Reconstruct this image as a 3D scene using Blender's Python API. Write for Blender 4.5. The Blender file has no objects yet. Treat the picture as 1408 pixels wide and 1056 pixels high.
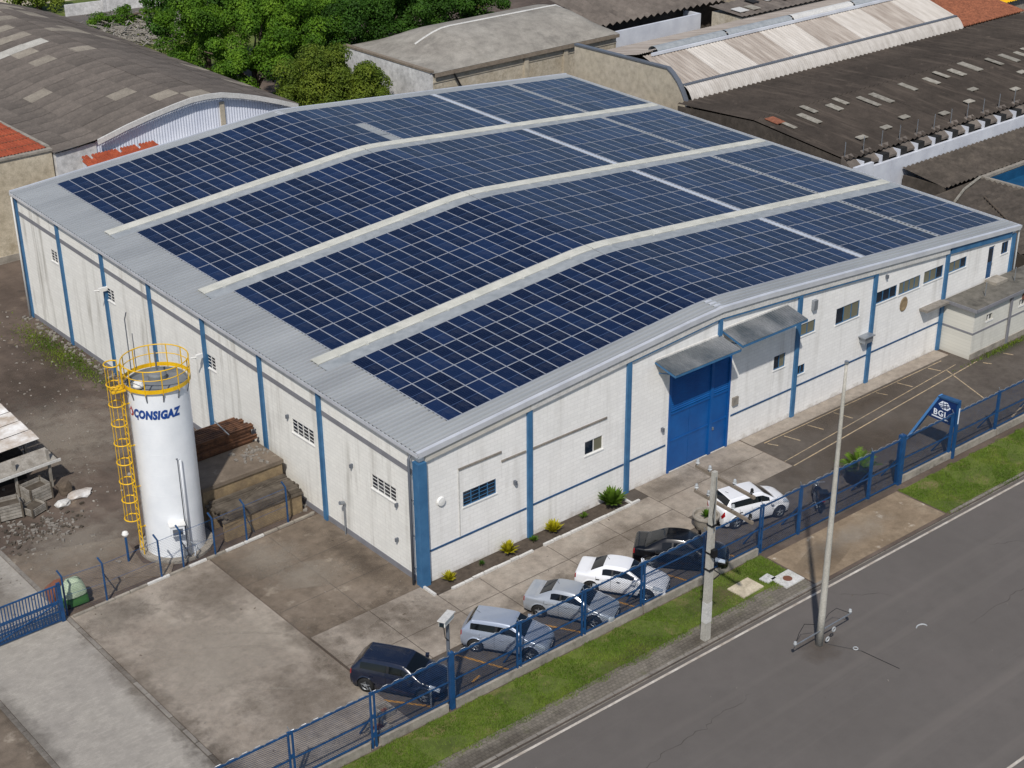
import bpy, bmesh, math, random
import numpy as np
from mathutils import Vector, Matrix
random.seed(7)
rnd = random.Random(11)
C = bpy.context.scene.collection
SC = bpy.context.scene

# ------------------------------------------------------------------ camera
CAM = np.array([-34.0673, -46.637, 38.1424]); FPX = 2106.39
YAW, PITCH, ROLL = 0.7008, 0.4545, -0.0093
_f = np.array([math.sin(YAW)*math.cos(PITCH), math.cos(YAW)*math.cos(PITCH), -math.sin(PITCH)])
_r = np.cross(_f, [0, 0, 1]); _r /= np.linalg.norm(_r); _u = np.cross(_r, _f)
RT = math.cos(ROLL)*_r + math.sin(ROLL)*_u
UP = -math.sin(ROLL)*_r + math.cos(ROLL)*_u
FW = _f
cam = bpy.data.cameras.new('camera'); camo = bpy.data.objects.new('camera', cam); C.objects.link(camo)
cam.sensor_fit = 'HORIZONTAL'; cam.sensor_width = 36.0; cam.lens = FPX/1408*36.0
cam.clip_start = 0.5; cam.clip_end = 3000
M = Matrix(((RT[0], UP[0], -FW[0], CAM[0]), (RT[1], UP[1], -FW[1], CAM[1]), (RT[2], UP[2], -FW[2], CAM[2]), (0, 0, 0, 1)))
camo.matrix_world = M
SC.camera = camo
def G(px, py, z=0.0, axis=2):
    """a photo pixel carried onto the plane axis=z (ground, a wall)"""
    d = RT*(px-704)/FPX - UP*(py-528)/FPX + FW
    t = (z-CAM[axis])/d[axis]; return CAM + t*d

# ------------------------------------------------------------------ light
SUN_AZ, SUN_EL = math.radians(43), math.radians(50)     # direction the light travels, height of the sun
world = bpy.data.worlds.new('World'); SC.world = world; world.use_nodes = True
wn = world.node_tree.nodes; wl = world.node_tree.links
bg = wn['Background']; sky = wn.new('ShaderNodeTexSky'); sky.sky_type = 'NISHITA'; sky.sun_disc = False
sky.sun_elevation = SUN_EL
_sd = (-math.cos(SUN_AZ), -math.sin(SUN_AZ))            # towards the sun
sky.sun_rotation = math.atan2(_sd[0], _sd[1])
sky.dust_density = 2.0; sky.air_density = 1.0; sky.altitude = 900
wl.new(sky.outputs[0], bg.inputs[0]); bg.inputs[1].default_value = 0.088
sun = bpy.data.lights.new('sun', 'SUN'); sun.energy = 3.3; sun.angle = math.radians(1.2); sun.color = (1, .955, .89)
suno = bpy.data.objects.new('sun', sun); C.objects.link(suno)
suno.rotation_euler = Vector((math.cos(SUN_EL)*math.cos(SUN_AZ), math.cos(SUN_EL)*math.sin(SUN_AZ), -math.sin(SUN_EL))).to_track_quat('-Z', 'Y').to_euler()
suno.location = (-60, -60, 80)
vs = SC.view_settings; vs.view_transform = 'Standard'; vs.look = 'None'; vs.exposure = 0.24; vs.gamma = 1; vs.use_curve_mapping = False
SC.cycles.max_bounces = 5; SC.cycles.diffuse_bounces = 3; SC.cycles.glossy_bounces = 3; SC.cycles.transparent_max_bounces = 24

# ------------------------------------------------------------------ helpers
WL = {}
class MB:
    def __init__(s): s.v = []; s.f = []; s.m = []
    def add(s, vs, fs, m=0):
        n = len(s.v); s.v += [tuple(map(float, q)) for q in vs]
        for f in fs: s.f.append(tuple(n+i for i in f)); s.m.append(m)
        return s
    def quad(s, a, b, c, d, m=0): return s.add([a, b, c, d], [(0, 1, 2, 3)], m)
    def hexa(s, P, m=0):
        return s.add(P, [(3, 2, 1, 0), (4, 5, 6, 7), (0, 1, 5, 4), (1, 2, 6, 5), (2, 3, 7, 6), (3, 0, 4, 7)], m)
    def box(s, x0, x1, y0, y1, z0, z1, m=0, T=None):
        P = [(x0, y0, z0), (x1, y0, z0), (x1, y1, z0), (x0, y1, z0), (x0, y0, z1), (x1, y0, z1), (x1, y1, z1), (x0, y1, z1)]
        if T: P = [T(*q) for q in P]
        return s.hexa(P, m)
    def obox(s, c, sx, sy, sz, rz=0, m=0, rx=0, ry=0):
        R = Matrix.Rotation(rz, 3, 'Z') @ Matrix.Rotation(ry, 3, 'Y') @ Matrix.Rotation(rx, 3, 'X'); c = Vector(c)
        P = [c + R @ Vector((a*sx/2, b*sy/2, d*sz/2)) for d in (-1, 1) for a, b in ((-1, -1), (1, -1), (1, 1), (-1, 1))]
        return s.hexa(P, m)
    def beam(s, a, b, w, h, m=0, up=(0, 0, 1)):
        a = Vector(a); b = Vector(b); d = (b-a).normalized(); u = Vector(up)
        if abs(d.dot(u)) > .99: u = Vector((1, 0, 0))
        sd = d.cross(u).normalized(); u = sd.cross(d)
        P = [q + sd*i*w/2 + u*j*h/2 for q in (a, b) for i, j in ((-1, -1), (1, -1), (1, 1), (-1, 1))]
        return s.hexa(P, m)
    def tube(s, path, r, n=8, m=0, caps=True, r1=None):
        path = [Vector(q) for q in path]; k = len(path); rings = []
        pu = None
        for i, q in enumerate(path):
            d = (path[min(i+1, k-1)]-path[max(i-1, 0)]).normalized()
            if pu is None:
                pu = Vector((0, 0, 1)) if abs(d.z) < .9 else Vector((1, 0, 0))
            a = d.cross(pu).normalized(); b = a.cross(d).normalized(); pu = b
            rr = r if r1 is None else r+(r1-r)*i/(k-1)
            if isinstance(r, (list, tuple)): rr = r[i]
            rings.append([q+a*rr*math.cos(2*math.pi*j/n)+b*rr*math.sin(2*math.pi*j/n) for j in range(n)])
        vs = [q for R in rings for q in R]; fs = []
        for i in range(k-1):
            for j in range(n):
                fs.append((i*n+j, i*n+(j+1) % n, (i+1)*n+(j+1) % n, (i+1)*n+j))
        if caps: fs += [tuple(range(n))[::-1], tuple((k-1)*n+j for j in range(n))]
        return s.add(vs, fs, m)
    def lathe(s, prof, c=(0, 0, 0), n=24, m=0, closed=False):
        vs = [(c[0]+r*math.cos(2*math.pi*j/n), c[1]+r*math.sin(2*math.pi*j/n), c[2]+z) for r, z in prof for j in range(n)]
        fs = [(i*n+j, i*n+(j+1) % n, (i+1)*n+(j+1) % n, (i+1)*n+j) for i in range(len(prof)-1) for j in range(n)]
        return s.add(vs, fs, m)
    def grid(s, P, m=0):
        h, w = len(P), len(P[0])
        return s.add([q for row in P for q in row], [(i*w+j, i*w+j+1, (i+1)*w+j+1, (i+1)*w+j) for i in range(h-1) for j in range(w-1)], m)
    def poly_prism(s, pts, z0, z1, m=0, T=None):
        n = len(pts); P = [(x, y, z0) for x, y in pts]+[(x, y, z1) for x, y in pts]
        if T: P = [T(*q) for q in P]
        return s.add(P, [tuple(range(n))[::-1], tuple(range(n, 2*n))]+[(i, (i+1) % n, n+(i+1) % n, n+i) for i in range(n)], m)
    def mesh(s, name, mats, off=(0, 0, 0), smooth=False):
        me = bpy.data.meshes.new(name)
        me.from_pydata([(a-off[0], b-off[1], c-off[2]) for a, b, c in s.v], [], s.f)
        for mt in (mats if isinstance(mats, (list, tuple)) else [mats]): me.materials.append(MT[mt] if isinstance(mt, str) else mt)
        if any(s.m): me.polygons.foreach_set('material_index', s.m)
        if smooth: me.polygons.foreach_set('use_smooth', [True]*len(me.polygons))
        me.update(); return me
    def build(s, name, mats, parent=None, origin=None, smooth=False, local=False):
        off = origin if origin is not None else (0, 0, 0)
        if parent is not None: off = (0, 0, 0) if local else WL[parent.name]
        o = bpy.data.objects.new(name, s.mesh(name, mats, off, smooth)); C.objects.link(o)
        if parent is not None: o.parent = parent; WL[o.name] = WL[parent.name]
        else: o.location = off; WL[o.name] = tuple(off)
        return o
def tag(o, label=None, cat=None, group=None, kind=None):
    if label: o['label'] = label
    if cat: o['category'] = cat
    if group: o['group'] = group
    if kind: o['kind'] = kind
    return o
def thing(name, label, cat, loc=(0, 0, 0), group=None, rz=0):
    o = bpy.data.objects.new(name, None); C.objects.link(o); o.location = loc; o.rotation_euler = (0, 0, rz)
    o.empty_display_size = .3; WL[o.name] = tuple(loc); return tag(o, label, cat, group)
def copy_tree(o, parent=None):
    c = o.copy(); C.objects.link(c); c.parent = parent; WL[c.name] = WL[o.name]
    for ch in list(o.children): copy_tree(ch, c)
    return c

# ------------------------------------------------------------------ materials
MT = {}
def nodes(name):
    m = bpy.data.materials.new(name); m.use_nodes = True; MT[name] = m
    nt = m.node_tree; return m, nt.nodes, nt.links, nt.nodes['Principled BSDF']
def hx(c):
    if isinstance(c, str):
        v = [int(c[i:i+2], 16)/255 for i in (0, 2, 4)]
        return tuple(x/12.92 if x <= .04045 else ((x+.055)/1.055)**2.4 for x in v)
    return c
def c4(c, k=1): c = hx(c); return (c[0]*k, c[1]*k, c[2]*k, 1)
def coords(N, L, plane=None, obj=True):
    tc = N.new('ShaderNodeTexCoord'); out = tc.outputs['Object']
    if plane:
        sp = N.new('ShaderNodeSeparateXYZ'); cb = N.new('ShaderNodeCombineXYZ'); L.new(out, sp.inputs[0])
        for i, ax in enumerate(plane): L.new(sp.outputs['XYZ'.index(ax.upper())], cb.inputs[i])
        out = cb.outputs[0]
    return out
def noise(N, L, co, scale, detail=4, rough=.6, stretch=None):
    n = N.new('ShaderNodeTexNoise'); n.inputs['Scale'].default_value = scale; n.inputs['Detail'].default_value = detail; n.inputs['Roughness'].default_value = rough
    if stretch:
        mp = N.new('ShaderNodeMapping'); mp.inputs['Scale'].default_value = stretch; L.new(co, mp.inputs[0]); co = mp.outputs[0]
    L.new(co, n.inputs['Vector']); return n.outputs['Fac']
def ramp(N, L, fac, stops):
    r = N.new('ShaderNodeValToRGB'); e = r.color_ramp.elements
    while len(e) < len(stops): e.new(.5)
    for el, (p, c) in zip(e, stops): el.position = p; el.color = c4(c) if not isinstance(c, (int, float)) else (c, c, c, 1)
    L.new(fac, r.inputs[0]); return r.outputs[0]
def mix(N, L, fac, a, b, mode='MIX'):
    x = N.new('ShaderNodeMix'); x.data_type = 'RGBA'; x.blend_type = mode
    for s, v in ((0, fac), (6, a), (7, b)):
        if hasattr(v, 'links') or hasattr(v, 'is_linked'): L.new(v, x.inputs[s])
        elif isinstance(v, (int, float)): x.inputs[s].default_value = v if s == 0 else (v, v, v, 1)
        else: x.inputs[s].default_value = c4(v)
    return x.outputs[2]
def bump(N, L, b, h, st=.3, dist=.02):
    bp = N.new('ShaderNodeBump'); bp.inputs['Strength'].default_value = st; bp.inputs['Distance'].default_value = dist
    L.new(h, bp.inputs['Height']); L.new(bp.outputs[0], b.inputs['Normal'])
def mat(name, col, col2=None, rough=.8, metal=0, var=.12, scale=2.5, detail=5, bst=.0, bsc=25, coat=0, spec=.5, rand=0, stretch=None, fine=None):
    m, N, L, b = nodes(name); co = coords(N, L)
    c1 = hx(col); c2 = hx(col2) if col2 else tuple(x*(1+var) for x in c1)
    if not col2: c1 = tuple(x*(1-var) for x in c1)
    f = noise(N, L, co, scale, detail, .62, stretch)
    out = ramp(N, L, f, [(.34, c1), (.66, c2)])
    if fine:
        f2 = noise(N, L, co, fine, 3, .7); out = mix(N, L, .55, out, ramp(N, L, f2, [(.3, .45), (.7, 1.0)]), 'MULTIPLY')
    if rand:
        oi = N.new('ShaderNodeObjectInfo'); rr = ramp(N, L, oi.outputs['Random'], [(0, 1-rand), (1, 1.0)])
        out = mix(N, L, 1.0, out, rr, 'MULTIPLY')
    L.new(out, b.inputs['Base Color']); b.inputs['Roughness'].default_value = rough; b.inputs['Metallic'].default_value = metal
    b.inputs['Coat Weight'].default_value = coat; b.inputs['Coat Roughness'].default_value = .05; b.inputs['Specular IOR Level'].default_value = spec
    if bst: bump(N, L, b, noise(N, L, co, bsc, 4, .7), bst, .03)
    return m
def flat(name, col, rough=.5, metal=0, coat=0, spec=.5): return mat(name, col, rough=rough, metal=metal, var=.05, coat=coat, spec=spec)

def ground_mat(name, cols, s1=.25, s2=2.2, s3=30, stains=None, rough=.9, bst=.35, crack=0, tracks=None, cells=None, mid=.8):
    """layered weathered surface: large patches, mid mottling, fine grain, stains with their own shapes"""
    m, N, L, b = nodes(name); co = coords(N, L)
    out = ramp(N, L, noise(N, L, co, s1, 5, .62), [(.3, cols[0]), (.5, cols[1]), (.7, cols[2])])
    out = mix(N, L, mid, out, ramp(N, L, noise(N, L, co, s2, 5, .65), [(.28, .62), (.5, .92), (.75, 1.18)]), 'MULTIPLY')
    g = noise(N, L, co, s3, 3, .75)
    out = mix(N, L, .6, out, ramp(N, L, g, [(.25, .62), (.75, 1.2)]), 'MULTIPLY')
    if stains:
        for col, sc, lo, hi in stains:
            out = mix(N, L, ramp(N, L, noise(N, L, co, sc, 6, .68), [(lo, 0.), (hi, 1.)]), out, col)
    if tracks:
        out = mix(N, L, ramp(N, L, noise(N, L, co, tracks[1], 4, .6, tracks[2]), [(.52, 0.), (.68, .6)]), out, tracks[0])
    if crack:
        v = N.new('ShaderNodeTexVoronoi'); v.feature = 'DISTANCE_TO_EDGE'; v.inputs['Scale'].default_value = crack
        wv = N.new('ShaderNodeMixRGB'); wv.inputs[0].default_value = .12; L.new(co, wv.inputs[1])
        nn = N.new('ShaderNodeTexNoise'); nn.inputs['Scale'].default_value = 1.5; L.new(co, nn.inputs[0]); L.new(nn.outputs['Color'], wv.inputs[2]); L.new(wv.outputs[0], v.inputs['Vector'])
        cr = ramp(N, L, v.outputs['Distance'], [(0, .55), (.012, 1.)])
        out = mix(N, L, .7, out, cr, 'MULTIPLY')
    h = g
    if cells:
        br = N.new('ShaderNodeTexBrick'); br.inputs['Scale'].default_value = 1; br.inputs['Brick Width'].default_value = cells[0]; br.inputs['Row Height'].default_value = cells[1]
        br.inputs['Mortar Size'].default_value = cells[2]; br.inputs['Color1'].default_value = (1, 1, 1, 1); br.inputs['Color2'].default_value = (.86, .86, .86, 1); br.inputs['Mortar'].default_value = (cells[3],)*3+(1,)
        L.new(co, br.inputs['Vector']); out = mix(N, L, 1., out, br.outputs['Color'], 'MULTIPLY'); h = br.outputs['Color']
    L.new(out, b.inputs['Base Color']); b.inputs['Roughness'].default_value = rough; b.inputs['Specular IOR Level'].default_value = .3
    bump(N, L, b, h, bst, .02); return m

ground_mat('dirt', ['4a4039', '5c5047', '6e6157'], .16, 1.3, 18, [('7d6f60', .5, .60, .74), ('38342f', .35, .62, .75)], bst=.6)
ground_mat('yard_concrete', ['8b8074', '948a7e', '9d9387'], .22, 2.5, 26, [('a89e92', .9, .60, .85), ('7b6f62', .42, .58, .78)], tracks=('a39a8d', .35, (1, .35, 1)), bst=.3)
ground_mat('stained_concrete', ['665b4f', '74685b', '83776a'], .3, 1.8, 20, [('988d7e', .8, .58, .72), ('584e43', .55, .58, .76)], bst=.35)
ground_mat('slab_concrete', ['90867a', '9a9084', 'a39a8e'], .35, 2., 24, [('80756a', .6, .55, .75), ('ada59a', 1.3, .62, .8)], bst=.25)
ground_mat('asphalt', ['514a44', '59524b', '625b54'], .3, 2.2, 40, [('655d55', .7, .58, .8), ('4a433d', .4, .60, .76)], bst=.35)
ground_mat('road_asphalt', ['5f5a56', '625d59', '66605c'], .1, 1.1, 60, [('5a5551', .07, .50, .80)], tracks=('6b6560', .5, (.02, 1.3, 1)), bst=.25, mid=.22)
ground_mat('pavers', ['98928a', 'a09a91', 'a8a298'], .2, 1.6, 30, [('8f887d', .3, .60, .85)], cells=(.24, .12, .01, .88), bst=.1, mid=.35)
ground_mat('cobbles', ['716a60', '7b7469', '857e73'], .5, 3., 14, [('6c6b52', .9, .55, .7)], cells=(.2, .17, .025, .72), bst=.4)
ground_mat('ramp_concrete', ['7d6d59', '8c7b66', '978873'], .5, 2.2, 16, [('b7ae9f', 1.1, .61, .70), ('6d5f4e', .6, .6, .75)], bst=.35)
ground_mat('grass_ground', ['4b5626', '5a672c', '6b7535'], .5, 3, 30, [('756b48', .8, .54, .70)], bst=.5)
ground_mat('soil', ['443b34', '4f463d', '5a5047'], 1., 4, 25, bst=.6)
ground_mat('kerb_concrete', ['77716a', '857f77', '918b82'], .8, 5, 30, [('5f5a52', 1.5, .6, .75)], bst=.3)
ground_mat('plinth_concrete', ['857f75', '968f84', 'a59e92'], .7, 3, 20, [('5d584f', 1.2, .58, .72)], bst=.4)
ground_mat('roof_asbestos', ['5c554f', '6a625b', '786f67'], .25, 1.4, 16, [('453f3b', .3, .56, .72), ('7d766d', .22, .62, .76)], bst=.25)
ground_mat('roof_dark', ['37312c', '413a34', '4d453e'], .18, 1.2, 12, [('312b26', .3, .56, .74), ('655b51', .6, .64, .8)], tracks=('574e46', 1.6, (1.8, .1, 1)), bst=.3)
ground_mat('roof_grey', ['868179', '938e85', 'a09b92'], .25, 1.3, 12, [('6a6660', .35, .58, .72)], bst=.2)
ground_mat('roof_slate', ['443e37', '4f4841', '5b534a'], .5, 2, 14, [('3a352f', .8, .56, .74)], bst=.3)
ground_mat('annex_roof', ['615d56', '6c6860', '79746b'], .6, 3, 20, [('4b4842', .9, .52, .66), ('97897c', 1.2, .66, .78)], bst=.3)
ground_mat('beige_render', ['b4a78f', 'c2b69f', 'cbc0aa'], .5, 2, 12, [('8f8168', .45, .58, .74)], bst=.2)
ground_mat('tan_render', ['b0a592', 'b6ac99', 'bcb2a1'], .3, 2, 25, [('a59b88', .5, .62, .85)], bst=.2)
ground_mat('rough_render', ['a79c88', 'b5ab98', 'c2b9a8'], .8, 3.5, 9, [('847a68', .9, .56, .72)], bst=.6)
ground_mat('old_white', ['b9b8b6', 'c9c8c6', 'd6d5d3'], .5, 2, 14, [('918d86', .7, .6, .75)], bst=.15)

def wall_mat(name, plane, base='d3d1cc', grime='8f8a80', gs=.55):
    """white painted blockwork: shallow courses, vertical rain streaks, patchy grime"""
    m, N, L, b = nodes(name); co = coords(N, L, plane)
    br = N.new('ShaderNodeTexBrick'); br.inputs['Scale'].default_value = 1; br.inputs['Brick Width'].default_value = .42; br.inputs['Row Height'].default_value = .2
    br.inputs['Mortar Size'].default_value = .018; br.inputs['Mortar Smooth'].default_value = .5
    br.inputs['Color1'].default_value = (1, 1, 1, 1); br.inputs['Color2'].default_value = (.94, .94, .94, 1); br.inputs['Mortar'].default_value = (.88, .88, .875, 1)
    L.new(co, br.inputs['Vector'])
    c = ramp(N, L, noise(N, L, co, .7, 5, .6), [(.3, tuple(x*.93 for x in hx(base))), (.7, base)])
    c = mix(N, L, 1., c, br.outputs['Color'], 'MULTIPLY')
    st = noise(N, L, co, 1.0, 4, .65, (1.5, .10, 1)); pm = noise(N, L, co, .22, 3, .5)
    f = mix(N, L, 1., ramp(N, L, st, [(.50, 0.), (.72, gs)]), ramp(N, L, pm, [(.36, .1), (.60, 1.)]), 'MULTIPLY')
    c = mix(N, L, f, c, grime)
    c = mix(N, L, ramp(N, L, noise(N, L, co, 5, 5, .7), [(.62, 0.), (.8, .35)]), c, grime)
    sp_ = N.new('ShaderNodeSeparateXYZ'); L.new(co, sp_.inputs[0]); ad = N.new('ShaderNodeMath'); ad.operation = 'MULTIPLY_ADD'; L.new(noise(N, L, co, 2.2, 6, .7), ad.inputs[0]); ad.inputs[1].default_value = 1.5; L.new(sp_.outputs[1], ad.inputs[2])
    c = mix(N, L, ramp(N, L, ad.outputs[0], [(.62, .55), (1.0, 0.)]), c, '9a8f80')
    c = mix(N, L, ramp(N, L, noise(N, L, co, 2.6, 6, .72, (1.2, .5, 1)), [(.58, 0.), (.76, .3)]), c, 'c2bbae')
    L.new(c, b.inputs['Base Color']); b.inputs['Roughness'].default_value = .75; b.inputs['Specular IOR Level'].default_value = .3
    bump(N, L, b, br.outputs['Fac'], .25, -.01); return m
wall_mat('wall_front', 'xz', 'ebe9e5', gs=.4); wall_mat('wall_left', 'yz', 'e8e6df', gs=.85); wall_mat('wall_annex', 'xz', 'd0cec4', gs=.5)
mat('parapet_concrete', 'b3afa6', 'c4c0b6', scale=1.2, rough=.85, bst=.2)
mat('metal_sheet', '939698', 'a8abac', scale=.5, rough=.45, metal=.15, detail=6, stretch=(.15, 1, 1))
mat('metal_bright', 'c2c4c9', 'd4d6da', scale=.8, rough=.4, metal=.3)
mat('skylight', 'b1b1a9', 'c4c3bb', scale=1.2, rough=.5)
mat('glazing_strip', '84898c', '999d9f', scale=2., rough=.65)
mat('blue_paint', '2f5c82', '3d6d94', scale=1.5, rough=.5)
mat('blue_trim', '1f4468', '2a5179', scale=2, rough=.5)
mat('blue_door', '0a4886', '0e5697', scale=.9, rough=.42, bst=.03, bsc=6)
mat('fence_blue', '123a63', '1b4a78', scale=3, rough=.45)
mat('fence_wire', '10294a', '193a60', scale=3, rough=.5)
mat('grey_band', '717175', '7d7d82', scale=1.2, rough=.8)
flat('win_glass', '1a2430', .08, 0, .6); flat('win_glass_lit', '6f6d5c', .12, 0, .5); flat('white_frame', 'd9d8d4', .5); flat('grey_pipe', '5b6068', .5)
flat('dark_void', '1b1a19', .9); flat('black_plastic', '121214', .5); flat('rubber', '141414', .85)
mat('canopy_sheet', '585f64', '8f9192', scale=1.3, rough=.38, metal=.3, fine=9, stretch=(.6, .3, 1))
mat('solar_frame', '8f939c', 'a0a4ad', scale=2, rough=.55, metal=.0, spec=.25)
mat('white_tank', 'd6dade', 'e2e5e8', scale=.8, rough=.35, coat=.2)
mat('tank_top', '696d70', '7c7f81', scale=1.5, rough=.7)
mat('yellow_paint', 'cfa000', 'e6b914', scale=3, rough=.45)
mat('steel', '8d9298', 'a1a6ab', scale=3, rough=.4, metal=.6)
mat('pole_concrete', 'aaa69c', 'bcb8ae', scale=1.5, rough=.85, bst=.2, fine=14)
mat('pole_wood', '6d6255', '84786a', scale=3, rough=.9)
mat('porcelain', '8f9395', 'b4b7b8', rough=.35)
mat('rust_steel', '4a2f20', '7a5236', scale=2.5, rough=.85, rand=.35, fine=20)
mat('old_timber', '4f463b', '71675a', scale=2, rough=.9, rand=.35, fine=25)
mat('ochre_render', '7b6a53', '968262', scale=1.5, rough=.9, fine=7)
mat('weathered_board', '8a8378', 'b3ada3', scale=2.2, rough=.85, rand=.25, fine=12)
mat('rusty_white', '9d8f80', 'd9d8d6', scale=1.1, rough=.6, detail=7, rand=.1)
mat('terracotta', '9c4529', 'b85a38', scale=2.5, rough=.85, rand=.25, fine=16)
mat('terracotta_old', '7c4a34', '9d6145', scale=2.5, rough=.9, fine=5)
mat('white_cladding', 'c6cbd8', 'd6dae4', scale=.6, rough=.5)
mat('fascia_white', 'c9c7c2', 'd7d5d0', scale=1, rough=.6, fine=9)
mat('white_wall', 'b9bcc4', 'cdd0d6', scale=.6, rough=.6)
mat('brown_sheet', '877c72', 'aaa197', scale=1., rough=.6, stretch=(2.2, .12, 1), detail=7)
mat('pale_sheet', 'a9a299', 'c0bab2', scale=1., rough=.55, stretch=(2.2, .12, 1), detail=7)
mat('blue_tarp', '0f3f60', '154c70', scale=1.2, rough=.5)
mat('patch_sheet', '857f72', 'aaa498', scale=3, rough=.8, rand=.3)
flat('line_white', 'bdb7ad', .8); mat('line_worn', '8f8574', 'c4ab85', scale=4, rough=.85, fine=8); mat('line_orange', 'a27328', 'bb8a3d', scale=5, rough=.85, fine=9)
mat('line_edge', 'a69a8c', 'd0c9be', scale=1.5, rough=.8, fine=10)
flat('asphalt_crack', '38342f', .95); flat('logo_blue', '123f85', .4); flat('logo_red', 'a3232b', .4); flat('sign_white', 'e0e6ee', .4); flat('sign_navy', '0b2c5e', .4); flat('sign_light', '4a80b8', .4)
flat('orange_bit', 'b0502a', .7); flat('green_cloth', '2e5a22', .8); mat('pale_cloth', '8e9f84', 'aab79d', scale=3, rough=.8); flat('red_brown', '6f4534', .9)
def leaf(name, a, bcol, c):
    m, N, L, b = nodes(name); co = coords(N, L)
    oi = noise(N, L, co, .55, 3, .6); f = noise(N, L, co, 5., 2, .6)
    o = ramp(N, L, oi, [(.3, a), (.5, bcol), (.7, c)]); o = mix(N, L, .7, o, ramp(N, L, f, [(.3, .6), (.7, 1.25)]), 'MULTIPLY')
    L.new(o, b.inputs['Base Color']); b.inputs['Roughness'].default_value = .6; b.inputs['Specular IOR Level'].default_value = .25
    tr = N.new('ShaderNodeBsdfTranslucent'); L.new(o, tr.inputs[0]); ms = N.new('ShaderNodeMixShader'); ms.inputs[0].default_value = .3
    L.new(b.outputs[0], ms.inputs[1]); L.new(tr.outputs[0], ms.inputs[2]); L.new(ms.outputs[0], N['Material Output'].inputs[0])
leaf('leaf_bright', '375711', '51761b', '719427'); leaf('leaf_olive', '4a601b', '637524', '7e8c30'); leaf('leaf_dark', '294510', '395d19', '4b7023')
leaf('leaf_yellow', '8c8b17', 'b0a81f', 'c4b92c'); leaf('leaf_palm', '42601c', '5b7824', '7b9130'); leaf('grass_blade', '4f6a1e', '647f26', '84933a')
mat('bark', '4a4036', '5f5346', scale=4, rough=.95)

def solar_mat():
    m, N, L, b = nodes('solar_cell'); co = coords(N, L)
    sp = N.new('ShaderNodeSeparateXYZ'); L.new(co, sp.inputs[0])
    def lines(out, pitch, w):
        a = N.new('ShaderNodeMath'); a.operation = 'DIVIDE'; L.new(out, a.inputs[0]); a.inputs[1].default_value = pitch
        fr = N.new('ShaderNodeMath'); fr.operation = 'FRACT'; L.new(a.outputs[0], fr.inputs[0])
        lt = N.new('ShaderNodeMath'); lt.operation = 'LESS_THAN'; L.new(fr.outputs[0], lt.inputs[0]); lt.inputs[1].default_value = w/pitch; return lt.outputs[0]
    l1 = lines(sp.outputs[0], .135, .010); l2 = lines(sp.outputs[1], .092, .005)
    mx = N.new('ShaderNodeMath'); mx.operation = 'MAXIMUM'; L.new(l1, mx.inputs[0]); L.new(l2, mx.inputs[1])
    oi = N.new('ShaderNodeObjectInfo')
    base = ramp(N, L, oi.outputs['Random'], [(0, '0b142a'), (.35, '0e1932'), (.7, '111f3b'), (1, '172747')])
    out = mix(N, L, mx.outputs[0], base, '263654')
    # half-cut seam across the middle of the module
    ab = N.new('ShaderNodeMath'); ab.operation = 'COMPARE'; L.new(sp.outputs[1], ab.inputs[0]); ab.inputs[1].default_value = 0; ab.inputs[2].default_value = .014
    out = mix(N, L, ab.outputs[0], out, '465878')
    dn = noise(N, L, co, 1.3, 4, .6); out = mix(N, L, ramp(N, L, dn, [(.5, 0.), (.8, .10)]), out, '8a8f9c')
    L.new(out, b.inputs['Base Color']); b.inputs['Roughness'].default_value = .14; b.inputs['Specular IOR Level'].default_value = .5; b.inputs['IOR'].default_value = 1.2
    bump(N, L, b, noise(N, L, co, 1.1, 3, .5), .09, .02)
solar_mat()
def paint(name, col, metal=0.0, rough=.28, coat=.8):
    m, N, L, b = nodes(name); b.inputs['Base Color'].default_value = c4(col); b.inputs['Metallic'].default_value = metal; b.inputs['Roughness'].default_value = rough
    b.inputs['Coat Weight'].default_value = coat; b.inputs['Coat Roughness'].default_value = .04
    co = coords(N, L); o = mix(N, L, ramp(N, L, noise(N, L, co, 3, 5, .7), [(.5, 0.), (.85, .06)]), col, '8c867c'); L.new(o, b.inputs['Base Color'])
paint('paint_navy', '10182b', 0, .22, .4); paint('paint_silver', 'a6abb1', .35, .3); paint('paint_silver_blue', '9ba4b3', .35, .3); paint('paint_white', 'dcdde0'); paint('paint_black', '07080c', 0, .2, .25)
flat('car_glass', '090d10', .06, 0, .0, .45); flat('tail_red', '8e1018', .25, 0, .6); flat('head_glass', 'b9c2cc', .15, .3, .8); flat('alloy', 'a8acb0', .35, .7); flat('wheel_dark', '2a2b2e', .5)

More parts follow.
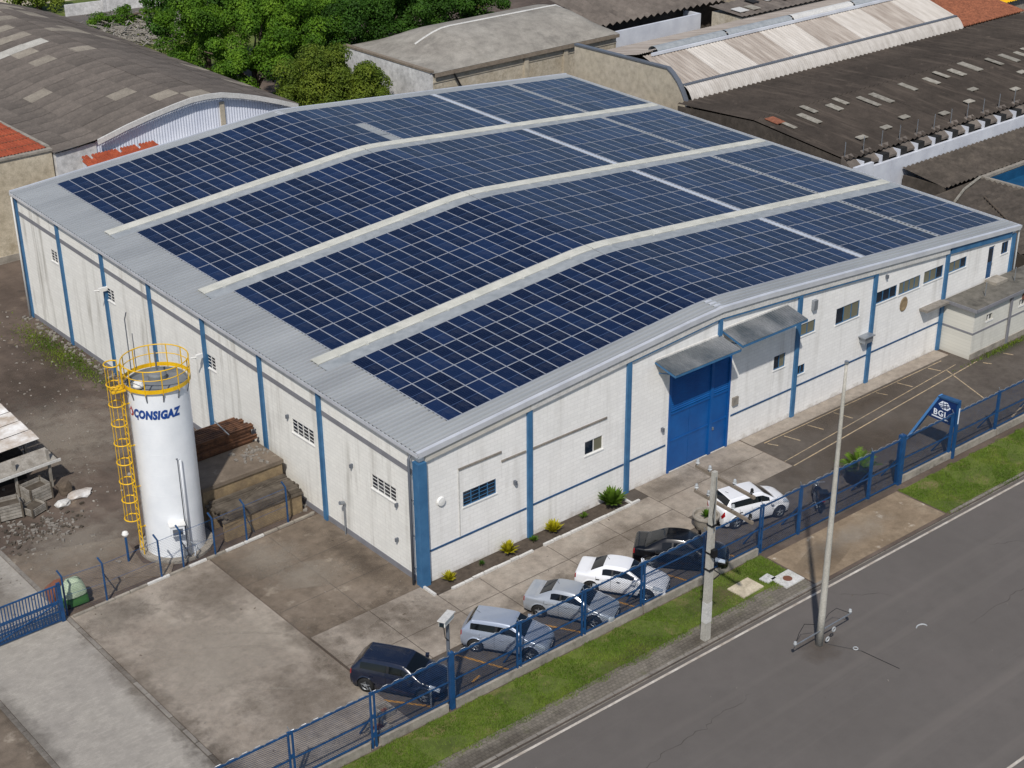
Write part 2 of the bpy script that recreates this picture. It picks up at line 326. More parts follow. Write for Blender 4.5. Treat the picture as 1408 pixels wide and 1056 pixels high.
def stain_mat(name, col, lo=.44, hi=.72, mx=.3, sc=1.1, stretch=None):
    """a thin film of dirt or moss with a ragged outline of its own"""
    m, N, L, b = nodes(name); tc = N.new('ShaderNodeTexCoord'); co = tc.outputs['Object']
    mp = N.new('ShaderNodeMapping'); mp.inputs['Location'].default_value = (-1, -1, 0); mp.inputs['Scale'].default_value = (2, 2, 0); L.new(tc.outputs['Generated'], mp.inputs[0])
    g = N.new('ShaderNodeTexGradient'); g.gradient_type = 'SPHERICAL'; L.new(mp.outputs[0], g.inputs[0])
    n1 = noise(N, L, co, sc, 6, .68, stretch); a = N.new('ShaderNodeMath'); a.operation = 'MULTIPLY_ADD'; L.new(g.outputs['Fac'], a.inputs[0]); a.inputs[1].default_value = .55; L.new(n1, a.inputs[2])
    f = ramp(N, L, a.outputs[0], [(lo+.15, 0.), (hi+.25, mx)])
    c = mix(N, L, .7, col, ramp(N, L, noise(N, L, co, 14, 4, .7), [(.3, .6), (.7, 1.2)]), 'MULTIPLY')
    L.new(c, b.inputs['Base Color']); b.inputs['Roughness'].default_value = .95; b.inputs['Specular IOR Level'].default_value = .15
    tr = N.new('ShaderNodeBsdfTransparent'); ms = N.new('ShaderNodeMixShader'); L.new(f, ms.inputs[0]); L.new(tr.outputs[0], ms.inputs[1]); L.new(b.outputs[0], ms.inputs[2]); L.new(ms.outputs[0], N['Material Output'].inputs[0])
stain_mat('stain_brown', '574b3f'); stain_mat('stain_dark', '3f3831'); stain_mat('stain_moss', '55552a', sc=1.6); stain_mat('stain_pale', 'a59c8f', mx=.4); stain_mat('stain_green', '3d4a24', sc=2.2)

# ================================================================== the setting
def ry(y0, x): return y0 - .0215*x
def sheet(name, pts, z, m, thick=0, kind='structure'):
    b = MB()
    if thick: b.poly_prism(pts, z-thick, z)
    else: b.add([(x, y, z) for x, y in pts], [tuple(range(len(pts)))])
    o = b.build(name, m); 
    if kind: o['kind'] = kind
    return o
def rsheet(name, x0, x1, ya, yb, z, m, thick=0, kind='structure'):
    return sheet(name, [(x0, ry(ya, x0)), (x1, ry(ya, x1)), (x1, ry(yb, x1)), (x0, ry(yb, x0))], z, m, thick, kind)
sheet('ground', [(-900, -900), (900, -900), (900, 900), (-900, 900)], -.16, 'dirt')
sheet('dirt_yard', [(-120, ry(-11.3, -120)), (200, ry(-11.3, 200)), (200, 200), (-120, 200)], -.006, 'dirt')
rsheet('road', -200, 300, -24.3, -11.15, -.12, 'road_asphalt')
rsheet('road_edge_line', -200, 300, -11.58, -11.46, -.116, 'line_edge')
rsheet('road_edge_line', -200, 300, -23.9, -23.78, -.116, 'line_edge')
rsheet('far_verge', -200, 300, -40, -24.3, -.10, 'grass_ground')
rsheet('driveway', -17.8, -13.3, -11.1, 16.5, .004, 'pavers')
rsheet('side_yard', -60, -18.05, -11.1, 40, .0, 'stained_concrete')
sheet('concrete_yard', [(-13.05, -7.6), (-6.15, -7.7), (-6.15, 8.2), (-13.05, 8.2)], .006, 'yard_concrete')
sheet('stained_yard', [(-6.1, .0), (-.03, .0), (-.03, 8.3), (-6.1, 8.2)], .005, 'stained_concrete')
sheet('parking_asphalt', [(-6.1, -7.7), (90, -10), (90, -.9), (20.9, -.9), (20.9, -3.7), (13.2, -3.7), (13.2, -4.6), (-6.1, -4.6)], .002, 'asphalt')
sheet('wall_walkway', [(20.9, -.95), (38., -.95), (38., -.02), (20.9, -.02)], .012, 'slab_concrete')
rsheet('entrance_ramp', 13.3, 22.7, -11.1, -8.25, .004, 'ramp_concrete')
rsheet('grass_verge', -30, 13.2, -10.0, -7.95, .004, 'grass_ground')
rsheet('grass_verge', 22.8, 110, -11.05, -8.3, .004, 'grass_ground')
rsheet('cobbled_strip', -30, 13.2, -11.1, -10.02, .006, 'cobbles')
sheet('planting_bed', [(-.1, -1.0), (11.9, -1.0), (11.9, -.02), (-.1, -.02)], .03, 'soil')
sheet('dirt_track', [(-13.2, 8.6), (-8.8, 8.6), (-8.2, 12.6), (-13.2, 14.6)], .002, 'stained_concrete')
# lane slabs, each its own piece with open joints
lane = MB(); lane.box(-6.08, 20.85, -4.55, -.02, -.1, .0); lane = lane.build('slab_bed', 'asphalt'); lane['kind'] = 'structure'
xs = [-6.05, -3.0, .0, 2.25, 6.33, 9.6, 13.15, 16.9, 20.85]
for i in range(len(xs)-1):
    x0, x1 = xs[i]+.02, xs[i+1]-.02
    top = -.02 if x1 < 0 or x0 > 11.9 else -1.05
    for ya, yb in (((-4.55, -2.7), (-2.66, top)) if x1 < 13.2 else ((-3.68, -1.75), (-1.71, -.02))):
        b = MB(); b.box(x0, x1, ya, yb, -.05, .013+rnd.uniform(-.003, .003)); b.build('concrete_slab', 'slab_concrete', lane)
# films of dirt, moss and spilled soil over the hard surfaces
for i, (cx, cy, sx, sy_, a, m, z) in enumerate(((-3.2, -.5, 6.4, 3.2, .05, 'stain_brown', .022), (-1.6, -2.2, 6, 3.5, .3, 'stain_brown', .024), (14.6, -.9, 7, 2.2, 0, 'stain_dark', .022), (9.5, -3.0, 10, 2.6, .03, 'stain_brown', .0225),
        (3.5, -3.9, 9, 1.6, .02, 'stain_dark', .023), (18.2, -2.0, 5, 2.6, .1, 'stain_brown', .0235), (-11.3, 6.9, 4.6, 3.2, -.1, 'stain_dark', .012), (-7.2, 5.9, 6, 4.5, .4, 'stain_brown', .013), (-6.1, -1.5, 2.2, 11, .05, 'stain_brown', .026),
        (-13.2, 1.0, 1.9, 17, .0, 'stain_brown', .034), (-13.0, -5, 2.4, 9, .0, 'stain_dark', .036), (-17.8, 1.5, 1.6, 14, 0, 'stain_dark', .035), (-.9, 3.8, 2.2, 9.5, 0, 'stain_dark', .011), (-4.2, 6.6, 4.4, 3.2, .2, 'stain_pale', .012), (-3.4, 4.2, 5, 2.2, -.5, 'stain_pale', .0125),
        (-9.6, 1.5, 7.5, 7, .4, 'stain_pale', .014), (-8.6, -3.4, 6, 5, -.3, 'stain_brown', .015), (-1.4, 34.2, 3.4, 11, 0, 'stain_moss', .004), (-1.0, 29.5, 1.8, 7, 0, 'stain_green', .006), (41.5, -2.7, 9, 1.1, .0, 'stain_green', .012), (29, -1.6, 15, 2.2, .02, 'stain_brown', .014),
        (26, -4.8, 14, 4, .1, 'stain_brown', .005), (17.5, -9.9, 8, 2.2, 0, 'stain_pale', .010), (15.3, -10.2, 5, 1.6, .3, 'stain_brown', .012), (9.2, -9.2, 5.5, 2.4, -.03, 'stain_brown', .012), (3.5, -9.9, 6, 1.2, -.02, 'stain_brown', .014), (-5, -10.8, 12, 1.2, -.02, 'stain_dark', .016), (7, -10.9, 9, 1.0, -.02, 'stain_dark', .018),
        (-14.9, 12, 3, 6, 0, 'stain_brown', .014), (9.9, -14.5, 2.6, 2.2, .2, 'stain_brown', -.112), (-10, 13.5, 7, 5, .3, 'stain_pale', .005), (-6, 24, 9, 12, .3, 'stain_pale', .001), (-4, 31, 8, 9, .1, 'stain_dark', .002), (-12, 29, 9, 9, .1, 'stain_brown', .001))):
    q = MB(); q.obox((0, 0, 0), sx, sy_, 0, a); q = MB(); c_, s_ = math.cos(a), math.sin(a)
    q.add([(cx+u*c_*sx/2-v*s_*sy_/2, cy+u*s_*sx/2+v*c_*sy_/2, z) for u, v in ((-1, -1), (1, -1), (1, 1), (-1, 1))], [(0, 1, 2, 3)]); tag(q.build('ground_stain', m), kind='structure')
for (cx, cy, r0, a0, a1) in ((-12.8, -3.8, 6.6, .25, 1.5), (-12.8, -3.8, 7.6, .3, 1.45), (-12.5, -6.0, 5.2, .5, 1.5)):
    q = MB(); aa = np.linspace(a0, a1, 24); q.grid([[(cx+r_*math.cos(t), cy+r_*math.sin(t), .0165) for t in aa] for r_ in (r0, r0+.16)]); tag(q.build('tyre_track', 'stain_pale'), kind='structure')
# cracks and old seams in the road
rc = random.Random(31)
for (x, y, ang, L) in ((13.2, -11.9, -.95, 3.4), (-3, -15.4, .04, 9), (16, -17.6, -.04, 7), (22, -14.2, -.6, 2.6)):
    pts = [(x, y)]; a = ang
    for k in range(int(L/.25)): a = ang+rc.gauss(0, .35); pts.append((pts[-1][0]+.25*math.cos(a), pts[-1][1]+.25*math.sin(a)))
    q = MB(); n_ = len(pts); w_ = [max(.003, rc.uniform(.006, .016)*(1-abs(2*i/n_-1)**3)) for i in range(n_)]
    q.grid([[(px_, py_+s__*w_[i], -.1165) for i, (px_, py_) in enumerate(pts)] for s__ in (-1, 1)]); tag(q.build('road_crack', 'asphalt_crack'), kind='structure')
# bed edging and kerbs
ed = thing('bed_edging', 'broken white painted concrete edging around the planting bed', 'edging', (6, -1.05, 0))
x = -.15
while x < 11.9:
    w = rnd.uniform(.45, .9)
    if rnd.random() < .88:
        b = MB(); b.obox((x+w/2, -1.07+rnd.uniform(-.02, .02), .05), w-.04, .13, rnd.uniform(.1, .16), rnd.uniform(-.02, .02)); b.build('edging_block', 'fascia_white', ed)
    x += w
for (x0, y0, x1, y1) in ((-.12, -1.02, -.12, -.2), (11.98, -1.02, 11.98, -.05)):
    b = MB(); b.beam((x0, y0, .05), (x1, y1, .05), .12, .14); b.build('edging_block', 'fascia_white', ed)
kb = MB(); kb.add([(-30, ry(-11.28, -30), -.1195), (110, ry(-11.28, 110), -.1195), (110, ry(-11.1, 110), -.1195), (-30, ry(-11.1, -30), -.1195)], [(0, 1, 2, 3)])
kb = tag(kb.build('kerb', 'kerb_concrete'), kind='structure')
x = -14.0
while x < 62:
    low = 13.5 < x < 22.4
    b = MB(); h = .02 if not low else -.05
    b.hexa([(x+.01, ry(-11.26, x), -.13), (x+.98, ry(-11.26, x+.98), -.13), (x+.98, ry(-11.1, x+.98), -.13), (x+.01, ry(-11.1, x), -.13),
            (x+.01, ry(-11.24, x), h), (x+.98, ry(-11.24, x+.98), h), (x+.98, ry(-11.1, x+.98), h+.002), (x+.01, ry(-11.1, x), h+.002)])
    b.build('kerb_stone', 'kerb_concrete', kb); x += 1.0
# concrete edging beside the driveway
for nm, xx, w in (('driveway_edging', -13.18, .2), ('driveway_edging', -17.93, .22)):
    e = MB(); e.box(xx-w/2, xx+w/2, -11., 16.4, -.05, -.001); e = tag(e.build(nm, 'kerb_concrete'), kind='structure')
    y = -10.9
    while y < 16:
        if not 7.6 < y < 8.3:
            b = MB(); b.box(xx-w/2+.01, xx+w/2-.01, y, y+.96, -.04, .03+rnd.uniform(-.008, .012)); b.build('edging_block', 'kerb_concrete', e)
        y += 1.0
# open joints in the stained yard
for (a_, c_) in (((-6.0, 5.2), (-.1, 5.35)), ((-6.05, 2.4), (-.1, 2.5)), ((-3.1, .1), (-3.0, 8.1))):
    b = MB(); d_ = (Vector(c_)-Vector(a_)).normalized(); n_ = Vector((-d_.y, d_.x))*.016; b.add([(a_[0]-n_.x, a_[1]-n_.y, .0085), (c_[0]-n_.x, c_[1]-n_.y, .0085), (c_[0]+n_.x, c_[1]+n_.y, .0085), (a_[0]+n_.x, a_[1]+n_.y, .0085)], [(0, 1, 2, 3)]); tag(b.build('slab_joint', 'asphalt'), kind='structure')
# worn paint on the asphalt
def stripe(name, a, b2, w, m, z=.008):
    a = Vector((a[0], a[1], z)); b2 = Vector((b2[0], b2[1], z)); d = (b2-a).normalized(); n = Vector((-d.y, d.x, 0))*w/2
    q = MB(); q.quad(a-n, b2-n, b2+n, a+n, 0); o = q.build(name, m); o['kind'] = 'structure'; return o
for (a, b2) in (((-2.17, -4.95), (-1.0, -7.5)), ((1.55, -4.95), (3.1, -7.65)), ((5.0, -5.0), (6.1, -7.8)), ((8.3, -5.1), (9.3, -7.9)), ((-6.2, -5.5), (-4.6, -7.6)), ((11.9, -6.6), (12.4, -7.9))):
    stripe('parking_line', a, b2, .11, 'line_orange')
for xx in (-2.8, .7, 4.2, 7.6):
    stripe('wheel_mark_line', (xx, -6.9), (xx+.5, -6.75), .1, 'line_orange')
for a, b2, w in (((20.9, -3.7), (38.5, -2.55), .07), ((20.9, -3.1), (37.2, -2.0), .05), ((36.2, -2.05), (34.7, -5.6), .08), ((21.6, -1.1), (37, -1.15), .06), ((33.9, -7.9), (36.5, -7.3), .1)):
    stripe('lane_line', a, b2, w, 'line_worn')
for xx, ll in ((21.7, .5), (23.0, .9), (24.9, .9), (27.1, 1.1), (30.8, .6), (32.7, .9), (35.6, .7), (38.6, .7), (40.6, .9)):
    stripe('bay_mark', (xx, -1.25 if xx < 37 else -2.9), (xx+.25, -1.25-ll if xx < 37 else -2.9-ll*.6), .09, 'line_worn')

# ================================================================== the warehouse
WX, WY, RX = 45.0, 40.3, 18.85; SY = .0329
PX = [0, 6.25, 12.53, 18.85, 25.0, 31.38, 38.1, 45]; PY = [0, 7.6, 12.7, 18.1, 23.7, 29.1, 34.6, 40.3]
def prof(x):
    a, c, k = (8.22-6.78)/RX, (6.05-8.22)/(WX-RX), 1.6      # straight slopes joined by a soft crest
    t = x-RX
    if t < -k: return 6.78+a*x
    if t > k: return 8.22+c*t
    return 8.22+(a+c)/2*t+(c-a)/(4*k)*(t*t+k*k)-0.0
def rz(x, y): return prof(x)+SY*y
TF = lambda u, v, d: (u, -d, v)
TL = lambda u, v, d: (-d, u, v)
W = thing('warehouse', 'large white blockwork warehouse with blue pilasters and solar covered roof', 'warehouse', (0, 0, 0))
def wall(name, T, u0, u1, top, holes, m, brk=(), dep=.22):
    brk = list(brk)+([RX+d_ for d_ in (-1.6, -1.2, -.8, -.4, .4, .8, 1.2, 1.6)] if u1 == WX else [])
    us = sorted(set([u0, u1]+list(brk)+[h[0] for h in holes]+[h[1] for h in holes]))
    zs = sorted(set([0.]+[h[2] for h in holes]+[h[3] for h in holes]))
    b = MB()
    for ua, ub in zip(us, us[1:]):
        um = (ua+ub)/2
        for k, za in enumerate(zs):
            last = k == len(zs)-1; zb = None if last else zs[k+1]
            zm = za+.01 if last else (za+zb)/2
            if any(h[0] < um < h[1] and h[2] < zm < h[3] for h in holes): continue
            b.quad(T(ua, za, 0), T(ub, za, 0), T(ub, top(ub) if last else zb, 0), T(ua, top(ua) if last else zb, 0))
    for (a, c, z0, z1) in holes:
        b.quad(T(a, z0, 0), T(a, z1, 0), T(a, z1, -dep), T(a, z0, -dep)); b.quad(T(c, z0, 0), T(c, z1, 0), T(c, z1, -dep), T(c, z0, -dep))
        b.quad(T(a, z1, 0), T(c, z1, 0), T(c, z1, -dep), T(a, z1, -dep)); b.quad(T(a, z0, 0), T(c, z0, 0), T(c, z0, -dep), T(a, z0, -dep))
    return b.build(name, m, W)
FH = {'A': (2.36, 4.28, 3.14, 3.9), 'B': (9.75, 10.93, 3.06, 3.8), 'C': (23.25, 24.15, 3.3, 4.1), 'D': (25.2, 26.45, 4.65, 5.35), 'E': (28.2, 30.2, 4.45, 5.4),
      'F': (25.2, 25.85, 2.4, 2.93), 'G1': (31.65, 33.5, 4.7, 5.4), 'G2': (33.7, 35.65, 4.67, 5.42), 'G3': (36.0, 37.8, 4.72, 5.47), 'H': (38.4, 40.1, 4.75, 5.4),
      'door': (15.4, 19.9, 0, 5.72), 'door2': (42.35, 42.97, 3.3, 5.35), 'I': (43.7, 44.38, 4.55, 5.3)}
LH = {'1': (1.8, 3.68, 3.45, 4.2), '2': (8.3, 10.18, 3.73, 4.5), '3': (18.22, 19.2, 4.4, 5.17), '4': (28.0, 28.85, 4.7, 5.46), '5': (33.4, 34.25, 5.0, 5.74)}
LH['5'] = (35.2, 36.07, 5.0, 5.74); LH['4'] = (28.15, 29.0, 4.7, 5.46); LH['3'] = (17.2, 18.05, 4.4, 5.17)
fw = wall('front_wall', TF, 0, WX, lambda u: rz(u, 0)-.06, list(FH.values()), 'wall_front', PX)
lw = wall('left_wall', TL, 0, WY, lambda u: rz(0, u)-.06, list(LH.values()), 'wall_left', PY)
b = MB(); b.quad((WX, 0, 0), (WX, WY, 0), (WX, WY, rz(WX, WY)-.06), (WX, 0, rz(WX, 0)-.06)); b.build('right_wall', 'wall_left', W)
b = MB(); b.add([(0, WY, 0), (WX, WY, 0), (WX, WY, rz(WX, WY)-.06), (RX, WY, rz(RX, WY)-.06), (0, WY, rz(0, WY)-.06)], [(0, 1, 2, 3, 4)]); b.build('back_wall', 'wall_front', W)
# pilasters
for i, x in enumerate(PX):
    b = MB()
    if i == 0: b.box(-.19, .27, -.2, .0, 0, rz(0, 0)-.5); b.box(-.17, -.002, .0, .26, 0, rz(0, 0)-.5)
    else:
        w = .14 if i != 3 else .12
        z0 = 6.66 if i == 3 else 0
        xx = x if i < 7 else x-.18
        b.box(xx-w, xx+w, -.12, .05, z0, rz(xx, 0)-.42)
    b.build('pilaster', 'blue_paint', W)
for i, y in enumerate(PY[1:]):
    yy = y if i < 6 else y-.14
    b = MB(); b.box(-.12, .05, yy-.14, yy+.14, 0, rz(0, yy)-.12); b.build('pilaster', 'blue_paint', W)
# horizontal bands
segs = [(PX[i]+.18 if i else .28, PX[i+1]-.18) for i in range(7)]
for i, (a, c) in enumerate(segs):
    if i == 3 or i == 2:
        pass
    z = 1.64+.2*a/40
    lst = [(a, c)]
    if i == 2: lst = [(a, 15.25)]
    if i == 3: lst = [(20.05, c)]
    if i == 6: lst = []
    for (p, q) in lst:
        b = MB(); b.box(p, q, -.03, .03, z-.045, z+.045); b.build('sill_band', 'blue_trim', W)
for i in range(7):
    a, c = PY[i]+.15 if i else .27, PY[i+1]-.15-(0 if i < 6 else .14)
    b = MB(); zz = lambda y: 5.84+.048*y if y < 28 else 5.84+.048*28+.012*(y-28)
    zz = lambda y: rz(0, y)-1.2
    P = [(-.025, a, zz(a)-.13), (.03, a, zz(a)-.13), (.03, c, zz(c)-.13), (-.025, c, zz(c)-.13), (-.025, a, zz(a)+.13), (.03, a, zz(a)+.13), (.03, c, zz(c)+.13), (-.025, c, zz(c)+.13)]
    b.hexa(P); b.build('ring_beam', 'grey_band', W)
    b = MB(); b.box(-.03, .03, a, c, 0, .3); b.build('plinth', 'grey_band', W)
# roof sheeting with real ribs running up the slope
def ribs(y0, y1, pitch=.3, h=.1):
    out = []; n = int(round((y1-y0)/pitch))
    for i in range(n):
        y = y0+i*pitch
        out += [(y, 0), (y+pitch*.5, 0), (y+pitch*.6, h), (y+pitch*.9, h)]
    return out+[(y1, 0)]
def roof_sheet(name, xs, y0, y1, dz, m, pitch=.3, h=.1):
    b = MB(); R = ribs(y0, y1, pitch, h)
    b.grid([[(x, y, rz(x, y)+dz+hh) for (y, hh) in R] for x in xs]); return b.build(name, m, W)
roof_sheet('roof_sheet', [-.18, 6, 12, RX-1.6, RX-1.2, RX-.8, RX-.4, RX], -.16, WY+.1, 0, 'metal_sheet')
roof_sheet('roof_sheet', [RX, RX+.4, RX+.8, RX+1.2, RX+1.6, 25, 35, WX+.16], -.16, WY+.1, 0, 'metal_sheet')
b = MB(); b.add([(RX-.25, -.17, rz(RX-.25, 0)+.05), (RX, -.17, rz(RX, 0)+.085), (RX+.25, -.17, rz(RX+.25, 0)+.05), (RX-.25, WY+.1, rz(RX-.25, WY)+.05), (RX, WY+.1, rz(RX, WY)+.085), (RX+.25, WY+.1, rz(RX+.25, WY)+.05)], [(0, 1, 4, 3), (1, 2, 5, 4)]); b.build('ridge_cap', 'metal_bright', W)
# verge flashing, fascia and blue beam on the gable
for xa, xb in ((-.19, RX), (RX, WX+.17)):
    n = 8
    for k in range(n):
        a = xa+(xb-xa)*k/n; c = xa+(xb-xa)*(k+1)/n-.012
        b = MB(); q = []
        for (yy, z0, z1) in ((-.24, -.17, .09),):
            P = [(a, -.24, rz(a, 0)-.17), (c, -.24, rz(c, 0)-.17), (c, -.165, rz(c, 0)-.17), (a, -.165, rz(a, 0)-.17), (a, -.24, rz(a, 0)+.09), (c, -.24, rz(c, 0)+.09), (c, -.07, rz(c, 0)+.12), (a, -.07, rz(a, 0)+.12)]
            P[2] = (c, -.075, rz(c, 0)+.08); P[3] = (a, -.075, rz(a, 0)+.08)
        b.add(P, [(0, 1, 5, 4), (4, 5, 6, 7), (0, 3, 2, 1), (1, 2, 6, 5), (0, 4, 7, 3)]); b.build('verge_flashing', 'metal_bright', W)
for i in range(7):
    a, c = PX[i]+(.02 if i else .28), PX[i+1]-.01
    if i == 6: c = WX-.37
    b = MB(); z = lambda x: rz(x, 0)-.19
    P = [(a, -.15, z(a)-.34), (c, -.15, z(c)-.34), (c, -.01, z(c)-.34), (a, -.01, z(a)-.34), (a, -.15, z(a)-.02), (c, -.15, z(c)-.02), (c, -.01, z(c)-.02), (a, -.01, z(a)-.02)]
    if i < 6: b.hexa(P); b.build('fascia_board', 'fascia_white' if i else 'parapet_concrete', W)
    if i in (3, 4, 6):
        t = .1 if i == 3 else (.08 if i == 4 else .36); o = .36 if i != 6 else .04
        a2 = a+.17; c2 = c-.17
        P = [(p, y, z(p)-o-s) for s in (t, 0) for p, y in ((a2, -.13), (c2, -.13), (c2, -.012), (a2, -.012))]
        b = MB(); b.hexa(P); b.build('gable_beam', 'blue_paint', W)
    if i == 2:
        P = [(p, y, z(p)-.36-s) for s in (.07, 0) for p, y in ((a+.17, -.13), (c-.13, -.13), (c-.13, -.012), (a+.17, -.012))]
        b = MB(); b.hexa(P); b.build('gable_beam', 'blue_paint', W)
P = [(38.0+k, y, rz(38.0+k, 0)-.21-s) for s in (.28, 0) for k, y in ((-1.6, -.135), (-.18, -.135), (-.18, -.012), (-1.6, -.012))]
# gutters along the eaves
for sgn, x0 in ((-1, -.16), (1, WX+.14)):
    for k in range(8):
        a, c = -.24+k*5.08, -.24+(k+1)*5.08-.015
        b = MB(); xo = x0+sgn*.11
        P = [(x, y, rz(0 if sgn < 0 else WX, y)+zz) for y in (a, c) for x, zz in ((x0, -.1), (xo, -.1), (xo, .07), (xo-sgn*.03, .07), (xo-sgn*.03, -.05), (x0, -.05))]
        b.add(P, [(0, 1, 7, 6), (1, 2, 8, 7), (2, 3, 9, 8), (3, 4, 10, 9), (4, 5, 11, 10), (5, 0, 6, 11), (0, 1, 2, 3, 4, 5), (6, 7, 8, 9, 10, 11)]); b.build('gutter', 'metal_bright', W)
b = MB()
for sx, y0 in ((0, WY+.06),):
    for xa, xb in ((-.2, RX), (RX, WX+.2)):
        P = [(x, y, rz(x, WY)+zz) for zz in (-.1, .16) for x, y in ((xa, WY+.06), (xb, WY+.06), (xb, WY+.2), (xa, WY+.2))]; b.hexa(P)
b.build('back_verge', 'metal_bright', W)
# downpipes
for (x, y, m, z1) in ((-.3, .33, 'grey_pipe', 6.4), (45.28, -.05, 'white_frame', 5.9), (-.22, 40.2, 'white_frame', 7.9)):
    b = MB(); b.tube([(x+(.12 if x < 0 else -.12), y, z1+.18), (x, y, z1), (x, y, .02)], .065, 8); b.build('downpipe', m, W, smooth=True)
# translucent cream strips between the arrays, running over the ridge
BANDS = [(.95, 8.38), (9.95, 18.92), (20.42, 29.33), (30.8, 39.4)]
for k in range(3):
    y0, y1 = BANDS[k][1]+.08, BANDS[k+1][0]-.08
    for xs in ([1.1, 8, RX-1.6, RX-1.1, RX-.55, RX-.02], [RX+.02, RX+.55, RX+1.1, RX+1.6, 30, WX-.1]):
        b = MB(); w = .62; R = []
        for i in range(7):
            y = y1-w+i*w/7; R += [(y, .14), (y+w/14, .14), (y+w/10, .18), (y+w/7-.02, .18)]
        P = [[(x, yy, rz(x, yy)+.045) for yy in (R[0][0],)]+[(x, yy, rz(x, yy)+hh) for yy, hh in R]+[(x, R[-1][0], rz(x, R[-1][0])+.045)] for x in xs]
        b.grid(P)
        e = [(xs[0], yy, rz(xs[0], yy)+hh) for yy, hh in R]
        b.build('skylight_strip', 'skylight', W)
        b = MB(); ya, yb = y0, y1-w-.04
        b.grid([[(x, yy, rz(x, yy)+hh) for yy, hh in ((ya, .05), (ya+.02, .11), (yb, .12), (yb, .05))] for x in xs]); b.build('glazing_strip', 'glazing_strip', W)
        x = xs[0]+1.2
        while x < xs[-1]-.5:
            b = MB(); b.box(x-.05, x+.05, y1-w-.12, y1-w+.02, rz(x, ya)+.1, rz(x, ya)+.2); b.build('strip_clip', 'skylight', W); x += 1.65
# pale flashing in the walkway gap of the far slope
for bi_, (ya, yb) in enumerate(BANDS):
    b = MB(); b.hexa([(x, y, rz(x, y)+h) for h in (.105, .125) for x, y in ((31.14, ya), (31.5, ya), (31.5, yb), (31.14, yb))]); b.build('walkway_strip', 'metal_bright', W)
# windows
def window(T, u0, u1, z0, z1, n=3, fm='blue_paint', bars=0, glass=None, slats=False, sill=True):
    f = MB(); t = .035; dd = -.035
    f.box(u0, u1, z0, z0+t, dd-.03, dd+.012, T=T); f.box(u0, u1, z1-t, z1, dd-.03, dd+.012, T=T); f.box(u0, u0+t, z0+t, z1-t, dd-.03, dd+.012, T=T); f.box(u1-t, u1, z0+t, z1-t, dd-.03, dd+.012, T=T)
    for k in range(1, n):
        u = u0+(u1-u0)*k/n; f.box(u-.016, u+.016, z0+t, z1-t, dd-.03, dd+.012, T=T)
    o = f.build('window', fm, W)
    for k in range(n):
        a = u0+(u1-u0)*k/n+.016; c = u0+(u1-u0)*(k+1)/n-.016
        p = MB(); p.box(a, c, z0+.03, z1-.03, dd-.035, dd-.02, T=T)
        g = glass[k % len(glass)] if glass else 'win_glass'
        p.build('pane', g, o)
        if slats:
            for j in range(1, 4):
                zz = z0+(z1-z0)*j/4; s = MB(); s.box(a-.01, c+.01, zz-.007, zz+.007, dd-.018, dd+.004, T=T); s.build('bar', fm, o)
    if sill:
        s = MB(); s.box(u0-.05, u1+.05, z0-.06, z0+.001, -.02, .04, T=T); s.build('sill', 'white_frame', o)
    return o
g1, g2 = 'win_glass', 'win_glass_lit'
window(TF, *FH['A'], n=4, fm='blue_paint', slats=True)
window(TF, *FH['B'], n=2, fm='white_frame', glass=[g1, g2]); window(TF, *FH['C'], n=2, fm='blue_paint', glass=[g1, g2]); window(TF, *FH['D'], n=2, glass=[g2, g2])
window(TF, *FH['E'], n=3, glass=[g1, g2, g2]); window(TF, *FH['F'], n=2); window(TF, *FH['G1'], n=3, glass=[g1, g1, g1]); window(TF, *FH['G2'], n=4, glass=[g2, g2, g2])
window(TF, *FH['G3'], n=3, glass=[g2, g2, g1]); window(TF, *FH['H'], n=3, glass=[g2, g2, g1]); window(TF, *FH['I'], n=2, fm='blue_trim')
for k in '12': window(TL, *LH[k], n=4, fm='white_frame', slats=True)
for k in '345': window(TL, *LH[k], n=2, fm='white_frame', slats=True)
# upper door on to the annex roof
d = MB(); d.box(42.37, 42.95, 3.3, 5.33, -.12, -.06, T=TF); d = d.build('upper_door', 'blue_trim', W)
p = MB(); p.box(42.45, 42.87, 4.35, 5.2, -.058, -.05, T=TF); p.build('pane', 'win_glass', d); p = MB(); p.box(42.86, 42.9, 4.1, 4.25, -.058, .0, T=TF); p.build('handle', 'steel', d)
# blue sliding loading door
D = MB()
for u0, u1, z0, z1 in ((15.42, 15.55, 0.02, 5.7), (19.76, 19.88, .02, 5.7), (18.42, 18.62, .02, 5.7), (15.55, 19.76, 5.56, 5.7)): D.box(u0, u1, z0, z1, -.12, .05, T=TF)
D = D.build('loading_door', 'blue_door', W)
for (u0, u1) in ((15.56, 16.95), (16.97, 18.41), (18.63, 19.75)):
    for z0, z1 in ((.04, 1.72), (1.78, 3.25)):
        p = MB(); p.box(u0, u1, z0, z1, -.11, -.05, T=TF); p.build('door_panel', 'blue_door', D)
p = MB(); p.box(15.56, 18.41, 1.7, 1.8, -.1, -.02, T=TF); p.box(18.63, 19.75, 1.7, 1.8, -.1, -.02, T=TF); p.box(15.56, 18.41, 3.25, 3.36, -.1, -.0, T=TF); p.box(18.63, 19.75, 3.25, 3.36, -.1, 0, T=TF); p.build('door_rail', 'blue_door', D)
for (u0, u1) in ((15.56, 18.41), (18.63, 19.75)):
    for j in range(18):
        z = 3.42+j*.119
        s = MB(); s.add([TF(u0, z, -.02), TF(u1, z, -.02), TF(u1, z+.1, -.09), TF(u0, z+.1, -.09), TF(u0, z+.015, -.02), TF(u1, z+.015, -.02)], [(0, 1, 5, 4), (4, 5, 2, 3)]); s.build('louvre_slat', 'blue_door', D)
p = MB(); p.box(15.5, 19.8, 3.3, 5.7, -.2, -.15, T=TF); p.build('door_back', 'blue_trim', D)
